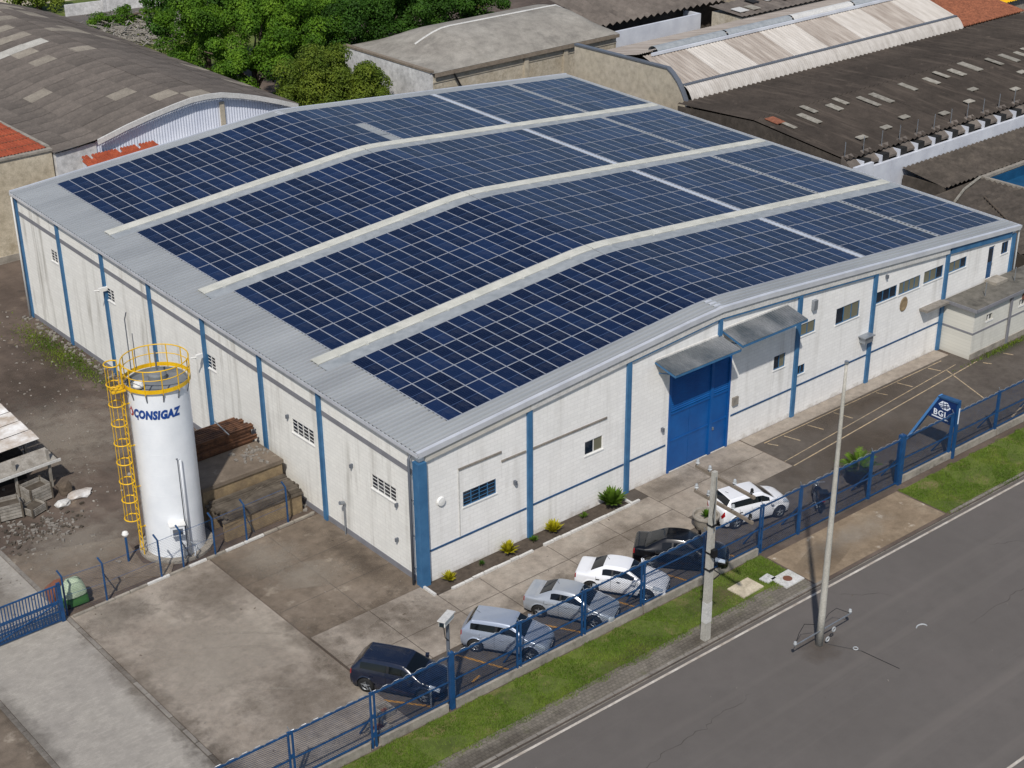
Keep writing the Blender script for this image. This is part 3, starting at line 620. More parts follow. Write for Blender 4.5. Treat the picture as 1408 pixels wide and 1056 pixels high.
p = MB(); p.box(18.7, 18.8, 1.35, 1.5, -.05, .02, T=TF); p.build('handle', 'steel', D)
# canopy over the door: two corrugated sheets on a blue frame
for (xa, xb, zb, zo) in ((14.3, 18.95, 6.62, 6.34), (19.05, 24.0, 6.86, 6.5)):
    cp = MB(); cp.beam((xa, -1.38, zo-.06), (xb, -1.38, zo-.06), .07, .12); cp.beam((xa+.03, -.01, zb-.06), (xa+.03, -1.34, zo-.06), .06, .1); cp.beam((xb-.03, -.01, zb-.06), (xb-.03, -1.34, zo-.06), .06, .1)
    cp = cp.build('canopy', 'blue_paint', W)
    n = int((xb-xa)/.16); R = []
    for i in range(n):
        x = xa+(xb-xa)*i/n; R += [(x, 0), (x+.08, .025)]
    R.append((xb, 0)); q = MB(); q.grid([[(x, y, z+hh+.012) for x, hh in R] for y, z in ((-.01, zb), (-.7, (zb+zo)/2), (-1.42, zo))]); q.build('canopy_sheet', 'canopy_sheet', cp)
    q = MB(); q.beam((xa, -.03, zb+.03), (xb, -.03, zb+.03), .05, .12); q.build('flashing', 'fascia_white', cp)
    for x in np.linspace(xa+.3, xb-.3, 4): q = MB(); q.beam((x, -.02, zb-.7), (x, -1.3, zo-.08), .04, .05); q.build('strut', 'blue_paint', cp)
# wall trim, lintels and fittings
for (a, c, z) in ((2.13, 4.6, 5.15), (6.45, 11.15, 4.66), (4.6, 6.05, 4.67)):
    b = MB(); b.box(a, c, -.05, .02, z-.05, z+.05); b.build('lintel', 'kerb_concrete', W)
b = MB(); b.box(2.1, 2.16, -.03, .02, 1.7, 5.1); b.build('lintel', 'fascia_white', W)
b = MB(); b.box(35.9, 38.05, -.55, .0, 3.13, 3.26); b.build('wall_ledge', 'kerb_concrete', W)
b = MB(); b.box(30.5, 31.2, -.4, -.0, 2.75, 3.1); b.box(30.35, 31.25, -.5, -.0, 3.12, 3.17); b.build('air_conditioner', 'steel', W)
b = MB(); b.lathe([(.0, .0), (.18, 0), (.24, .02), (.3, .03), (.36, .0)], n=16); b.v = [TF(34.28+x, 4.0+y*1.25, z+.03) for x, y, z in b.v]; b.build('pipe_hole', 'ochre_render', W)
b = MB(); b.box(26.0, 26.3, -.2, 0, 6.0, 6.55); b.build('wall_lamp', 'steel', W)
b = MB(); b.lathe([(0, .12), (.2, .1), (.24, .0)], n=14); b.v = [TF(1.1+x, 3.95+y, z+.01) for x, y, z in b.v]; b.build('alarm_box', 'white_frame', W)
b = MB(); b.box(20.1, 20.5, -.12, 0, 2.3, 2.75); b.build('switch_box', 'kerb_concrete', W)
for y, z in ((28.75, 5.4), (18.12, 5.0)):
    b = MB(); b.box(-.5, 0, y+.1, y+.25, z-.1, z+.12); b.tube([(-.5, y+.17, z), (-.8, y+.17, z+.05)], .05, 8); b.build('flood_lamp', 'white_frame', W)
b = MB(); b.tube([(-.15, 5.85, 0), (-.15, 5.85, 1.75)], .035, 6); b.tube([(-.15, 5.85, 1.75), (-.38, 5.85, 1.82)], .1, 8); b.build('standpipe', 'steel', W)
for (y, z) in ((5.1, 3.9), (1.65, 3.35), (1.75, 1.5), (10.4, 4.4)):
    b = MB(); b.box(-.16, 0, y, y+.09, z, z+.18); b.build('wall_bracket', 'grey_pipe', W)
for (x, z) in ((5.3, 3.2), (14.9, 2.6), (32.3, 6.1)):
    b = MB(); b.box(x, x+.12, -.16, 0, z, z+.2); b.build('wall_bracket', 'grey_pipe', W)
for zz in (.8, 2.5, 4.3, 5.6):
    b = MB(); b.box(-.22, -.16, .27, .4, zz, zz+.05); b.build('pipe_clip', 'grey_pipe', W)

# ================================================================== solar arrays
def panel_mesh(w, l):
    b = MB(); t = .035; f = .022
    b.add([(-w/2, -l/2, 0), (w/2, -l/2, 0), (w/2, l/2, 0), (-w/2, l/2, 0), (-w/2, -l/2, t), (w/2, -l/2, t), (w/2, l/2, t), (-w/2, l/2, t),
           (-w/2+f, -l/2+f, t), (w/2-f, -l/2+f, t), (w/2-f, l/2-f, t), (-w/2+f, l/2-f, t), (-w/2+f, -l/2+f, t-.006), (w/2-f, -l/2+f, t-.006), (w/2-f, l/2-f, t-.006), (-w/2+f, l/2-f, t-.006)],
          [(3, 2, 1, 0), (0, 1, 5, 4), (1, 2, 6, 5), (2, 3, 7, 6), (3, 0, 4, 7), (4, 5, 9, 8), (5, 6, 10, 9), (6, 7, 11, 10), (7, 4, 8, 11)], 0)
    b.add([(-w/2+f, -l/2+f, t-.006), (w/2-f, -l/2+f, t-.006), (w/2-f, l/2-f, t-.006), (-w/2+f, l/2-f, t-.006)], [(0, 1, 2, 3)], 1)
    return b.mesh('solar_panel', ['solar_frame', 'solar_cell'])
SECT = [(2.38, RX-.0, 20, 'west roof slope'), (RX+.0, 31.05, 14, 'ridge'), (31.62, 38.35, 8, 'middle'), (38.72, 44.68, 7, 'outer')]
where = ['by the front gable edge', 'between first and second pale strips', 'between second and third pale strips', 'by the back roof edge']
desc = ['wide solar panel block above the silo wall', 'solar panel block just past the ridge', 'narrow solar panel block between the roof gaps', 'small solar panel block at the far eave']
for bi, (ya, yb) in enumerate(BANDS):
    for si, (xa, xb, n, _) in enumerate(SECT):
        A = thing('solar_array', desc[si]+' '+where[bi], 'solar panels', ((xa+xb)/2, (ya+yb)/2, rz((xa+xb)/2, (ya+yb)/2)), 'solar arrays on the warehouse roof')
        A['label'] = A['label'].replace(',', '')
        ax, ay, az = WL[A.name]; ln = (yb-ya)/4; pw = (xb-xa)/n
        sx = (prof(xb)-prof(xa))/(xb-xa); slope = math.atan(sx); sl = pw/math.cos(slope)
        me = panel_mesh(sl-.016, ln-.018)
        for j in range(4):
            rail = MB()
            for k in (.25, .75):
                yy = ya+(j+k)*ln; xq = sorted([xa-.03, xb+.03]+[v for v in (RX-1.6, RX-.8, RX+.8, RX+1.6) if xa < v < xb]); [rail.hexa([(x, y, rz(x, yy)+zz) for zz in (.03, .085) for x, y in ((p_, yy-.03), (q_, yy-.03), (q_, yy+.03), (p_, yy+.03))]) for p_, q_ in zip(xq, xq[1:])]
            rail.build('mounting_rail', 'steel', A)
            for i in range(n):
                if bi == 3 and si == 1 and j in (0, 1) and i == 3: continue
                x = xa+(i+.5)*pw; y = ya+(j+.5)*ln
                o = bpy.data.objects.new('solar_panel', me); C.objects.link(o); o.parent = A
                o.location = (x-ax, y-ay, rz(x, y)+.09-az)
                ls = math.atan((prof(x+.4)-prof(x-.4))/.8); o.rotation_euler = (math.atan(SY)+rnd.gauss(0, .004), -ls+rnd.gauss(0, .005), 0)

# ================================================================== annex
A = thing('annex_building', 'low white annex with grey flat roof against the warehouse front', 'annex', (41, -1, 0))
AX0, AX1, AY = 38.3, 52.5, -2.15; AH = 3.12
b = MB(); b.box(AX0, AX0+.2, AY, -.005, 0, AH); b.build('side_wall', 'wall_annex', A)
hol = [(39.55, 40.15, 2.1, 2.5), (42.9, 43.5, 2.1, 2.5)]
us = sorted([AX0+.2, AX1]+[v for h in hol for v in h[:2]]); zs = [0, 2.1, 2.5, AH]
b = MB()
for ua, ub in zip(us, us[1:]):
    for za, zb in zip(zs, zs[1:]):
        if any(h[0] < (ua+ub)/2 < h[1] and h[2] < (za+zb)/2 < h[3] for h in hol): continue
        b.box(ua, ub, AY, AY+.2, za, zb)
b.build('front_wall', 'wall_annex', A)
b = MB(); b.box(AX0-.22, AX1, AY-.22, -.14, AH, AH+.13); r = b.build('roof', 'annex_roof', A)
b = MB(); b.box(AX0-.25, AX1, AY-.27, AY-.222, AH-.02, AH+.17); b.box(AX0-.27, AX0-.222, AY-.27, -.14, AH-.02, AH+.17); b.build('roof_edge', 'grey_band', r)
for h in hol:
    b = MB(); b.box(h[0], h[1], AY+.1, AY+.12, h[2], h[3]); o = b.build('window', 'win_glass', A)
    f = MB(); f.box(h[0]-.06, h[1]+.06, AY-.04, AY+.02, h[2]-.07, h[2]); f.box((h[0]+h[1])/2-.03, (h[0]+h[1])/2+.03, AY+.06, AY+.1, h[2], h[3]); f.build('frame', 'white_frame', o)
b = MB(); b.box(AX0-.03, AX1, AY-.03, AY+.0, 1.6, 1.7); b.box(AX0-.03, AX0, AY, -.02, 1.6, 1.7); b.build('band', 'grey_band', A)
b = MB(); b.box(AX0-.02, AX1, AY-.05, AY-.0, 0, .36); b.build('plinth', 'plinth_concrete', A)
for x in (41.9, 46.5): b = MB(); b.box(x-.09, x+.09, AY-.13, AY-.05, 0, AH-.03); b.build('pilaster', 'grey_band', A)
b = MB(); b.box(42.1, 43.3, -.95, -.15, AH+.13, AH+.3); b.build('door_step', 'plinth_concrete', A)
for (x, y) in ((40.3, -1.4), (43.6, -1.2)): b = MB(); b.tube([(x, y, AH+.13), (x, y, AH+1.0)], .03, 6); b.build('vent_pipe', 'steel', A)
b = MB(); b.box(43.1, 43.35, AY-.08, AY, 2.5, 2.85); b.build('meter_box', 'red_brown', A)

# ================================================================== neighbouring buildings
def corr_strip(b, P, Q, n, h, m=0, normal=(0, 0, 1)):
    """corrugated sheet: edge path P(list) swept to path Q with n waves between the two ends of each"""
    pass
def corr_plane(a, bx, c, d, n, h, per=4):
    """quad a-b (low edge) d-c (high edge); ribs run from the low to the high edge, n waves along a-b"""
    a, bx, c, d = map(Vector, (a, bx, c, d)); nn = (bx-a).cross(d-a).normalized()
    if nn.z < 0: nn = -nn
    rows = []
    for t in (0, .5, 1):
        p, q = a.lerp(d, t), bx.lerp(c, t); rows.append([p.lerp(q, i/(n*per))+nn*h*.5*math.sin(2*math.pi*i/per) for i in range(n*per+1)])
    return rows
# --- arched shed: fibre cement sheets laid one by one
S = thing('arched_shed', 'long shed with weathered grey arched fibre cement roof and white gable', 'shed', (17, 50, 0))
arc = [(7.0, 7.0), (8.6, 7.1), (10.05, 7.25), (12.33, 7.85), (14.35, 8.28), (16.11, 8.6), (17.48, 8.8), (18.7, 8.82), (19.96, 8.72), (21.5, 8.35), (22.95, 7.92), (24.6, 7.35), (26.3, 6.68)]
ax = np.array([p[0] for p in arc]); az = np.array([p[1] for p in arc])
def shed_z(x): return float(np.interp(x, ax, az))
cuts = np.linspace(6.9, 26.45, 12)
YS0, YS1 = 49.6, 92.; ncol = 26; cw = (YS1-YS0)/ncol
roofp = MB(); roofp.grid([[(x, y, shed_z(x)-.12) for y in (YS0+.1, YS1)] for x in np.linspace(7, 26.3, 24)]); roofp = roofp.build('roof', 'roof_asbestos', S)
sheets = []
for r in range(11):
    xa, xb = cuts[r]-.06, cuts[r+1]+.06; m = MB(); rows = []
    for t in np.linspace(0, 1, 4):
        x = xa+(xb-xa)*t
        rows.append([(x-xa, i*cw*1.03/36, shed_z(x)-shed_z(xa)+.02*math.sin(i*math.pi/2)+.02*(t if xb < 18.7 else 1-t)) for i in range(37)])
    m.grid(rows); sheets.append((xa, m))
mat('sheet_a', '5d5650', '776e66', scale=.7, rough=.9, rand=.3, fine=9, detail=7); mat('sheet_b', '857d72', '9b9386', scale=.8, rough=.9, rand=.2, fine=9); mat('sheet_c', 'a8a59d', 'bdbab2', scale=.8, rough=.8, rand=.15, fine=12)
for r, (xa, m) in enumerate(sheets):
    variants = [m.mesh('roof_sheet', n) for n in ('sheet_a', 'sheet_b', 'sheet_c')]
    for k in range(ncol):
        q = rnd.random(); v = 0
        if (r, k) in ((4, 3), (2, 7), (6, 0)) or q < .05: v = 1
        if k > 13 and r in (3, 4, 5) and k % 2 == 0: v = 1 if rnd.random() < .45 else 2
        if k > 15 and 5 < r < 9 and rnd.random() < .4: v = 1
        o = bpy.data.objects.new('roof_sheet', variants[v]); C.objects.link(o); o.parent = roofp
        o.location = (xa-17, YS0+k*cw-50, shed_z(xa)+rnd.uniform(0, .02)); o.rotation_euler = (0, 0, 0)
b = MB()
for i in range(len(arc)-1):
    if arc[i][0] < 10: continue
    (x0, z0), (x1, z1) = arc[i], arc[i+1]; b.hexa([(x, y, z) for dz in (-.3, .06) for x, y, z in ((x0, 49.42, z0+dz), (x1, 49.42, z1+dz), (x1, 49.56, z1+dz), (x0, 49.56, z0+dz))])
b.build('barge_board', 'fascia_white', S)
b = MB(); xs_ = np.arange(10.05, 26.3, .11); R = []
for i, x in enumerate(xs_): R.append((x, 49.9+(.04 if i % 2 else 0)))
b.grid([[(x, y, z if z else shed_z(x)-.1) for x, y in R] for z in (2.6, None)]); b.build('gable_cladding', 'white_cladding', S)
b = MB(); b.box(10.05, 26.3, 49.95, 50.3, 0, 2.7); b.box(26.0, 26.25, 50.3, YS1, 0, 6.6); b.box(7.02, 10.05, 49.85, 50.3, 0, 7.0); b.box(7.02, 7.3, 50.3, YS1, 0, 6.95); b.build('wall', 'old_white', S)
b = MB(); b.box(26.26, 26.32, 49.9, 52, 3.5, 6.6); b.build('blue_side_panel', 'blue_paint', S)
for x in (19.9,): b = MB(); b.box(x, x+.35, 49.78, 49.92, 4.5, 8.0 if x < 20 else 7.6); b.build('gable_strip', 'tan_render', S)
# lean-to with tiles in front of the gable
LT = thing('tiled_lean_to', 'small lean-to with broken red clay tiles below the white gable', 'lean-to', (12, 48.5, 0))
b = MB(); b.box(8.9, 14.1, 47.9, 49.85, 0, 5.85); b.build('wall', 'white_wall', LT)
for i in range(24):
    x = 8.6+i*.24
    for j in range(3):
        if j == 2 and i % 3 == 0 and rnd.random() < .6: continue
        y = 47.7+j*.6; z = 5.95+j*.1+rnd.uniform(0, .03)
        q = MB(); q.tube([(x, y, z), (x, y+.66, z+.13)], .115, 6, caps=False); q.build('roof_tile', 'terracotta', LT)
b = MB(); b.box(14.2, 22.5, 49.2, 49.88, 5.5, 5.75); b.build('ledge', 'fascia_white', LT)
# beige building with clay tile roof
B2 = thing('beige_building', 'beige rendered building with red clay tile roof and stained wall', 'building', (0, 52, 0))
b = MB(); b.box(-30, 6.9, 50.1, 50.4, 0, 7.05); b.build('wall', 'beige_render', B2)
b = MB(); b.box(-30, 6.95, 50.0, 50.5, 7.05, 7.2); b.build('coping', 'plinth_concrete', B2)
b = MB(); b.quad((-30, 50.45, 7.1), (6.75, 50.45, 7.1), (6.75, 66, 7.35), (-30, 66, 7.35)); rf = b.build('roof', 'terracotta', B2)
tm = MB(); tm.tube([(0, 0, 0), (0, 15.6, .25)], .105, 6, caps=False); tmesh = tm.mesh('tile_row', 'terracotta')
for i in range(52):
    o = bpy.data.objects.new('tile_row', tmesh); C.objects.link(o); o.parent = rf; o.location = (6.6-i*.24, 50.35-52, 7.17)
for k in range(9):
    b = MB(); y = 51.6+k*1.5; b.box(-8, 6.7, y, y+.05, 7.1+(y-50.45)*.016+.04, 7.1+(y-50.45)*.016+.19); b.build('tile_course', 'terracotta_old', rf)
b = MB(); b.box(6.72, 6.98, 50.5, 66, 6.0, 7.3); b.build('party_wall', 'plinth_concrete', B2)
b = MB(); b.box(-30, 6.9, 50.02, 50.1, 0, .5); b.build('plinth', 'plinth_concrete', B2)
b = MB(); b.tube([(1.2, 50.0, 6.9), (1.2, 50.0, 1.0)], .05, 6); b.build('downpipe', 'ochre_render', B2)
# --- back building with swept barrel roof
BB = thing('barrel_roof_building', 'pale building with smooth grey swept barrel roof behind the warehouse', 'building', (48, 49, 0))
X0, X1, Y0, Y1, ZB = 38.2, 58.6, 48.75, 60.5, 7.0
b = MB(); b.box(X0, X0+.3, Y0, Y1, 0, ZB+.15); b.build('white_end_wall', 'old_white', BB)
b = MB(); b.box(X0+.3, X1, Y0, Y0+.3, 0, ZB-.05); b.build('front_wall', 'rough_render', BB)
b = MB(); b.box(X1-.3, X1, Y0+.3, Y1, 0, ZB-.05); b.box(X0+.3, X1-.3, Y1-.3, Y1, 0, ZB-.05); b.build('rear_wall', 'rough_render', BB)
def sm(t): t = max(0, min(1, t)); return t*t*(3-2*t)
rows = []
for i in range(41):
    x = X0+.15+(X1+.1-X0-.15)*i/40; rmp = sm((x-X0)/6.5)*sm((X1+.4-x)/3.2+.25); row = []
    for j in range(25):
        t = j/24; row.append((x, Y0-.25+(Y1+.5-Y0)*t, ZB+.1+1.7*rmp*math.sin(math.pi*t)**.9+.0))
    rows.append(row)
b = MB(); b.grid(rows); rf = b.build('roof', 'roof_grey', BB, smooth=True)
rr = [(x, (Y0+Y1)/2, ZB+.14+1.7*sm((x-X0)/6.5)*sm((X1+.4-x)/3.2+.25)) for x in np.linspace(X0+3, X1, 20)]
b = MB(); b.tube(rr, .09, 6); b.build('ridge_cap', 'fascia_white', rf)
b = MB(); b.box(X0-.05, X0+.35, Y0-.1, Y1+.1, ZB+.15, ZB+.32); b.build('wall_coping', 'pole_wood', BB)
b = MB(); b.box(X0+.35, X1+.1, Y0-.33, Y0-.2, ZB-.22, ZB+.06); b.build('eave_gutter', 'pole_wood', BB)
for x in (48.2, 52.6): b = MB(); b.box(x-.22, x+.22, Y0-.16, Y0, 0, ZB-.25); b.build('pilaster', 'tan_render', BB)
b = MB(); b.box(X0+.3, X1, Y0-.06, Y0, ZB-.75, ZB-.6); b.build('band', 'tan_render', BB)
b = MB(); b.tube([(40.4, Y0-.3, ZB-.2), (41.2, Y0-.35, ZB-1.6)], .08, 6); b.build('downpipe', 'black_plastic', BB)
# --- striped corrugated roof building
ST = thing('striped_roof_shed', 'shed with brown and pale striped sheet roof and tan end wall', 'shed', (68, 38, 0))
pts = [(45.15, 0), (45.15, 8.02), (39.2, 8.05), (34.6, 8.06), (34.1, 7.75), (33.5, 7.25), (33.0, 6.6), (32.6, 5.9), (32.4, 5.4), (32.3, 0)]
b = MB(); b.poly_prism([(p[0], p[1]) for p in pts], 50.4, 50.7, T=lambda a, z, x: (x, a, z)); b.build('end_wall', 'tan_render', ST)
b = MB()
for (ya, za), (yb, zb) in zip(pts[1:-1], pts[2:-1]): b.hexa([(x, y, z+dz) for dz in (.0, .12) for x, y, z in ((50.33, ya, za), (50.78, ya, za), (50.78, yb, zb), (50.33, yb, zb))])
b.build('coping', 'grey_pipe', ST)
b = MB(); b.box(50.7, 86, 44.8, 45.1, 0, 7.0); b.box(85.7, 86, 33, 44.8, 0, 7); b.build('wall', 'tan_render', ST)
XR = np.linspace(50.72, 86, 9)
for i in range(8):
    xa, xb = XR[i], XR[i+1]-.02
    b = MB(); b.grid(corr_plane((xa, 33.3, 7.05), (xb, 33.3, 7.05), (xb, 37.6, 8.45), (xa, 37.6, 8.45), 12, .08)); b.build('roof_sheet', 'brown_sheet' if i % 2 == 0 else 'pale_sheet', ST)
    b = MB(); b.grid(corr_plane((xa, 44.9, 7.1), (xb, 44.9, 7.1), (xb, 38.2, 8.45), (xa, 38.2, 8.45), 18, .07)); b.build('roof_sheet', 'brown_sheet', ST)
    b = MB(); rows = []
    for t in np.linspace(0, 1, 7):
        y = 33.1-1.25*t; z = 6.98-1.5*t*t-.12*t; rows.append([(xa+(xb-xa)*k/72, y, z+.012*math.sin(k*math.pi/2)) for k in range(73)])
    b.grid(rows); b.build('curved_eave_sheet', 'pale_sheet', ST)
b = MB(); b.box(50.8, 86, 33.0, 33.35, 6.93, 7.06); b.build('valley_gutter', 'grey_pipe', ST)
for k in range(4):
    xa = 52.2+k*8.2; b = MB(); rows = []
    for t in np.linspace(0, math.pi, 9): rows.append([(x, 37.95-.55*math.cos(t), 8.5+.42*math.sin(t)) for x in (xa, xa+8.0)])
    b.grid(rows); b.build('ridge_vent', 'glazing_strip' if k != 2 else 'fascia_white', ST)
b = MB(); b.box(51.4, 86, 37.2, 37.38, 8.4, 8.62); b.build('ridge_flashing', 'white_wall', ST)
# --- dark roofed shed
DK = thing('dark_roof_shed', 'low shed with dark brown moss stained roof and light patched sheets', 'shed', (70, 24, 0))
DX = [49.2, 62, 75, 88, 101, 116]
def dz(y): return float(np.interp(y, [16.0, 24.6, 32.2], [5.45, 6.42, 6.05]))
for xa, xb in zip(DX, DX[1:]):
    for ya, yb in ((16.0, 24.6), (24.62, 32.2)):
        n = int((xb-xa)/.55); b = MB(); b.grid(corr_plane((xa, ya, dz(ya)), (xb-.02, ya, dz(ya)), (xb-.02, yb, dz(yb)), (xa, yb, dz(yb)), n, .17)); b.build('roof_sheet', 'roof_dark', DK)
b = MB(); b.add([(49.2, 16.0, 0), (49.2, 32.2, 0), (49.2, 32.2, 5.9), (49.2, 24.6, 6.32), (49.2, 16.0, 5.35)], [(0, 1, 2, 3, 4)]); b.build('end_wall', 'roof_slate', DK)
for k in range(26):
    x = 50.6+k*1.75+rnd.uniform(-.4, .4); L = rnd.uniform(1.0, 2.1); w = rnd.uniform(.35, .85); ya = 24.5-rnd.uniform(0, 1.1)
    if rnd.random() < .15: continue
    b = MB(); b.hexa([(xx, y, dz(y)+.09+h) for h in (0, .05) for xx, y in ((x, ya-L), (x+w, ya-L), (x+w, ya), (x, ya))]); b.build('patch_sheet', 'patch_sheet', DK)
b = MB(); b.hexa([(xx, y, dz(y)+.12+h) for h in (0, .05) for xx, y in ((49.8, 22.9), (50.7, 22.9), (50.7, 24.1), (49.8, 24.1))]); b.build('red_patch_sheet', 'terracotta_old', DK)
for k in range(18):
    x = 53+k*3.2+rnd.uniform(-1, 1); y = rnd.uniform(16.5, 20); b = MB(); b.hexa([(xx, yy, dz(yy)+.09+h) for h in (0, .05) for xx, yy in ((x, y), (x+.9, y), (x+.9, y+.5), (x, y+.5))]); b.build('patch_sheet', 'patch_sheet', DK)
# stepped white wall with vents along the low eave
xk = 49.3; k = 0
while xk < 84:
    w = 2.05; zt = 4.72
    b = MB(); b.box(xk, xk+w-.03, 15.3, 15.55, 0, zt+(.0 if k else .3)); b.build('wall_panel', 'white_wall', DK)
    b = MB(); b.box(xk+1.0, xk+w-.03, 15.56, 16.3, zt-.1, zt+.5); b.build('vent_opening', 'dark_void', DK)
    b = MB(); b.hexa([(xk-.12, 15.62, zt+.1), (xk+.98, 15.62, zt+.1), (xk+.98, 16.5, zt+.3), (xk-.12, 16.5, zt+.3), (xk-.12, 15.62, zt+.26), (xk+.98, 15.62, zt+.26), (xk+.98, 16.5, zt+.88), (xk-.12, 16.5, zt+.88)]); b.build('vent_cap', 'roof_asbestos', DK)
    b = MB(); b.box(xk+.96, xk+1.04, 15.4, 16.2, zt-.0, zt+.55); b.build('vent_cheek', 'white_wall', DK)
    b = MB(); b.tube([(xk+.1, 16.4, 5.4), (xk+.1, 16.4, 6.6)], .03, 5); b.build('roof_rod', 'steel', DK)
    xk += w; k += 1
# --- lower slate roof with a blue covered pit
LS = thing('grey_tile_lean_to', 'low shed with ribbed grey brown roof below the stepped white wall', 'shed', (60, 9, 0))
b = MB(); b.grid(corr_plane((54.6, 11.5, 3.35), (92, 11.5, 3.35), (92, 15.2, 3.92), (54.6, 15.2, 3.92), 72, .16)); b.build('roof_sheet', 'roof_slate', LS)
b = MB(); b.grid(corr_plane((48.2, 1.0, 3.05), (48.2, 11.45, 3.05), (58.7, 11.45, 3.2), (58.7, 1.0, 3.2), 24, .14)); b.build('roof_sheet', 'roof_slate', LS)
b = MB(); b.grid(corr_plane((58.7, -.5, 3.1), (58.7, 7.7, 3.1), (92, 7.7, 2.9), (92, -.5, 2.9), 22, .08)); b.build('roof_sheet', 'roof_slate', LS)
b = MB(); b.box(48.2, 48.4, -.5, 11.4, 0, 3.0); b.box(54.6, 54.8, 11.6, 15.1, 0, 3.4); b.box(48.4, 92, 11.2, 11.45, 0, 3.05); b.build('wall', 'roof_slate', LS)
b = MB(); b.box(58.95, 92, 7.9, 11.15, 2.3, 2.4); b.build('blue_floor', 'blue_tarp', LS)
b = MB(); b.box(58.72, 92, 11.18, 11.48, 3.12, 3.34); b.box(58.72, 58.95, 7.9, 11.18, 3.12, 3.32); b.box(58.72, 92, 7.7, 7.9, 3.1, 3.3); b.build('pit_rim', 'plinth_concrete', LS)
b = MB(); b.box(58.96, 59.04, 7.9, 11.15, 2.4, 3.1); b.box(59.04, 92, 11.08, 11.15, 2.4, 3.1); b.build('pit_side', 'blue_tarp', LS)
b = MB(); b.tube([(53.0, 9.6, 3.24), (55.5, 10.6, 3.28), (58.6, 11.4, 3.3)], .1, 6); b.build('ridge_tiles', 'patch_sheet', LS)
b = MB(); b.tube([(52.6, 5.2, 3.2), (55.3, 8.8, 3.24)], .06, 6); b.build('roof_pipe', 'bark', LS)
# --- small roofs further back
FR = thing('far_grey_shed', 'far shed with wavy edged grey roof above a white wall', 'shed', (67, 55, 0))
b = MB(); b.grid(corr_plane((58.9, 51.0, 7.25), (76, 51.0, 7.25), (76, 60, 8.9), (58.9, 60, 8.9), 20, .3)); b.build('roof_sheet', 'roof_asbestos', FR)
b = MB(); b.box(58.9, 70.6, 50.0, 50.25, 0, 6.8); b.box(70.35, 70.6, 50.25, 52, 0, 6.8); b.build('white_wall', 'white_wall', FR)
b = MB(); b.box(59.2, 75.8, 52.4, 59.5, 0, 7.1); b.build('wall', 'roof_slate', FR)
FP = thing('far_pale_shed', 'distant shed with pale sheet roof by the top of the yard', 'shed', (80, 56, 0))
b = MB(); b.grid(corr_plane((76.3, 49.5, 7.5), (94, 49.5, 7.5), (94, 64, 9.4), (76.3, 64, 9.4), 26, .12)); b.build('roof_sheet', 'roof_grey', FP)
b = MB(); b.box(76.5, 93.7, 50, 63.5, 0, 7.3); b.build('wall', 'rough_render', FP)
FB = thing('far_patched_shed', 'far low shed with patched grey sheets beside the striped roof', 'shed', (80, 47, 0))
b = MB(); b.grid(corr_plane((71, 45.3, 7.2), (88, 45.3, 7.2), (88, 49.4, 7.5), (71, 49.4, 7.5), 24, .1)); b.build('roof_sheet', 'roof_asbestos', FB)
for k in range(9):
    x = 71.6+k*1.7; b = MB(); y = rnd.uniform(45.6, 47.6); w_ = rnd.uniform(.7, 1.5); b.hexa([(xx, yy, 7.2+(yy-45.3)*.075+.1+h) for h in (0, .05) for xx, yy in ((x, y), (x+w_, y), (x+w_, y+1.2), (x, y+1.2))]); b.build('patch_sheet', ('fascia_white', 'patch_sheet', 'dark_void')[k % 3], FB)
b = MB(); b.box(71.2, 87.8, 45.5, 49.2, 0, 7.0); b.build('wall', 'rough_render', FB)
b = MB(); b.box(80.0, 82.6, 48.6, 49.8, 7.4, 8.9); b.build('blue_tank', 'blue_trim', FB)
FT = thing('far_tiled_house', 'distant house with mottled orange clay tile roof', 'house', (93, 40, 0))
b = MB(); b.grid(corr_plane((86.4, 33.0, 5.9), (97.0, 33.0, 5.9), (97.0, 46, 8.2), (86.4, 46, 8.2), 40, .16)); b.build('roof', 'terracotta_old', FT)
b = MB(); b.box(86.7, 96.7, 33.3, 45.6, 0, 5.8); b.build('wall', 'ochre_render', FT)
YB = thing('yellow_canopy', 'yellow sheet canopy beside the distant orange tile roof', 'canopy', (100, 38, 0))
b = MB(); b.grid(corr_plane((97.6, 35.6, 6.1), (104, 35.6, 6.1), (104, 41, 7.2), (97.6, 41, 7.2), 16, .1)); b.build('roof_sheet', 'yellow_paint', YB)
b = MB(); b.box(97.8, 103.8, 36.0, 40.6, 0, 6.0); b.build('wall', 'plinth_concrete', YB)
# --- the back street at the top left
sheet('back_street', [(25, 119), (40, 109.5), (48, 108.6), (60, 103), (85, 90), (85, 106), (58, 114.8), (36, 119.5)], .01, 'road_asphalt')
sheet('back_verge', [(25, 122), (36, 119.2), (58, 114.6), (85, 105), (100, 118), (60, 127), (30, 131)], .02, 'grass_ground')
sheet('back_lot', [(25, 129), (60, 122.5), (120, 112), (120, 190), (25, 190)], .03, 'beige_render')
WB = thing('back_wall', 'weathered white boundary wall along the back street', 'wall', (47, 117, 0))
p = [(39.6, 118.0), (44, 117.3), (48.5, 116.6), (53, 115.6), (58, 114.2), (64, 112)]
for a, c in zip(p, p[1:]):
    b = MB(); b.beam((a[0], a[1], .65), (c[0], c[1], .65), .25, 1.3); b.build('wall_section', 'old_white', WB)
    b = MB(); b.box(c[0]-.2, c[0]+.2, c[1]-.2, c[1]+.2, 0, 1.45); b.build('pier', 'old_white', WB)

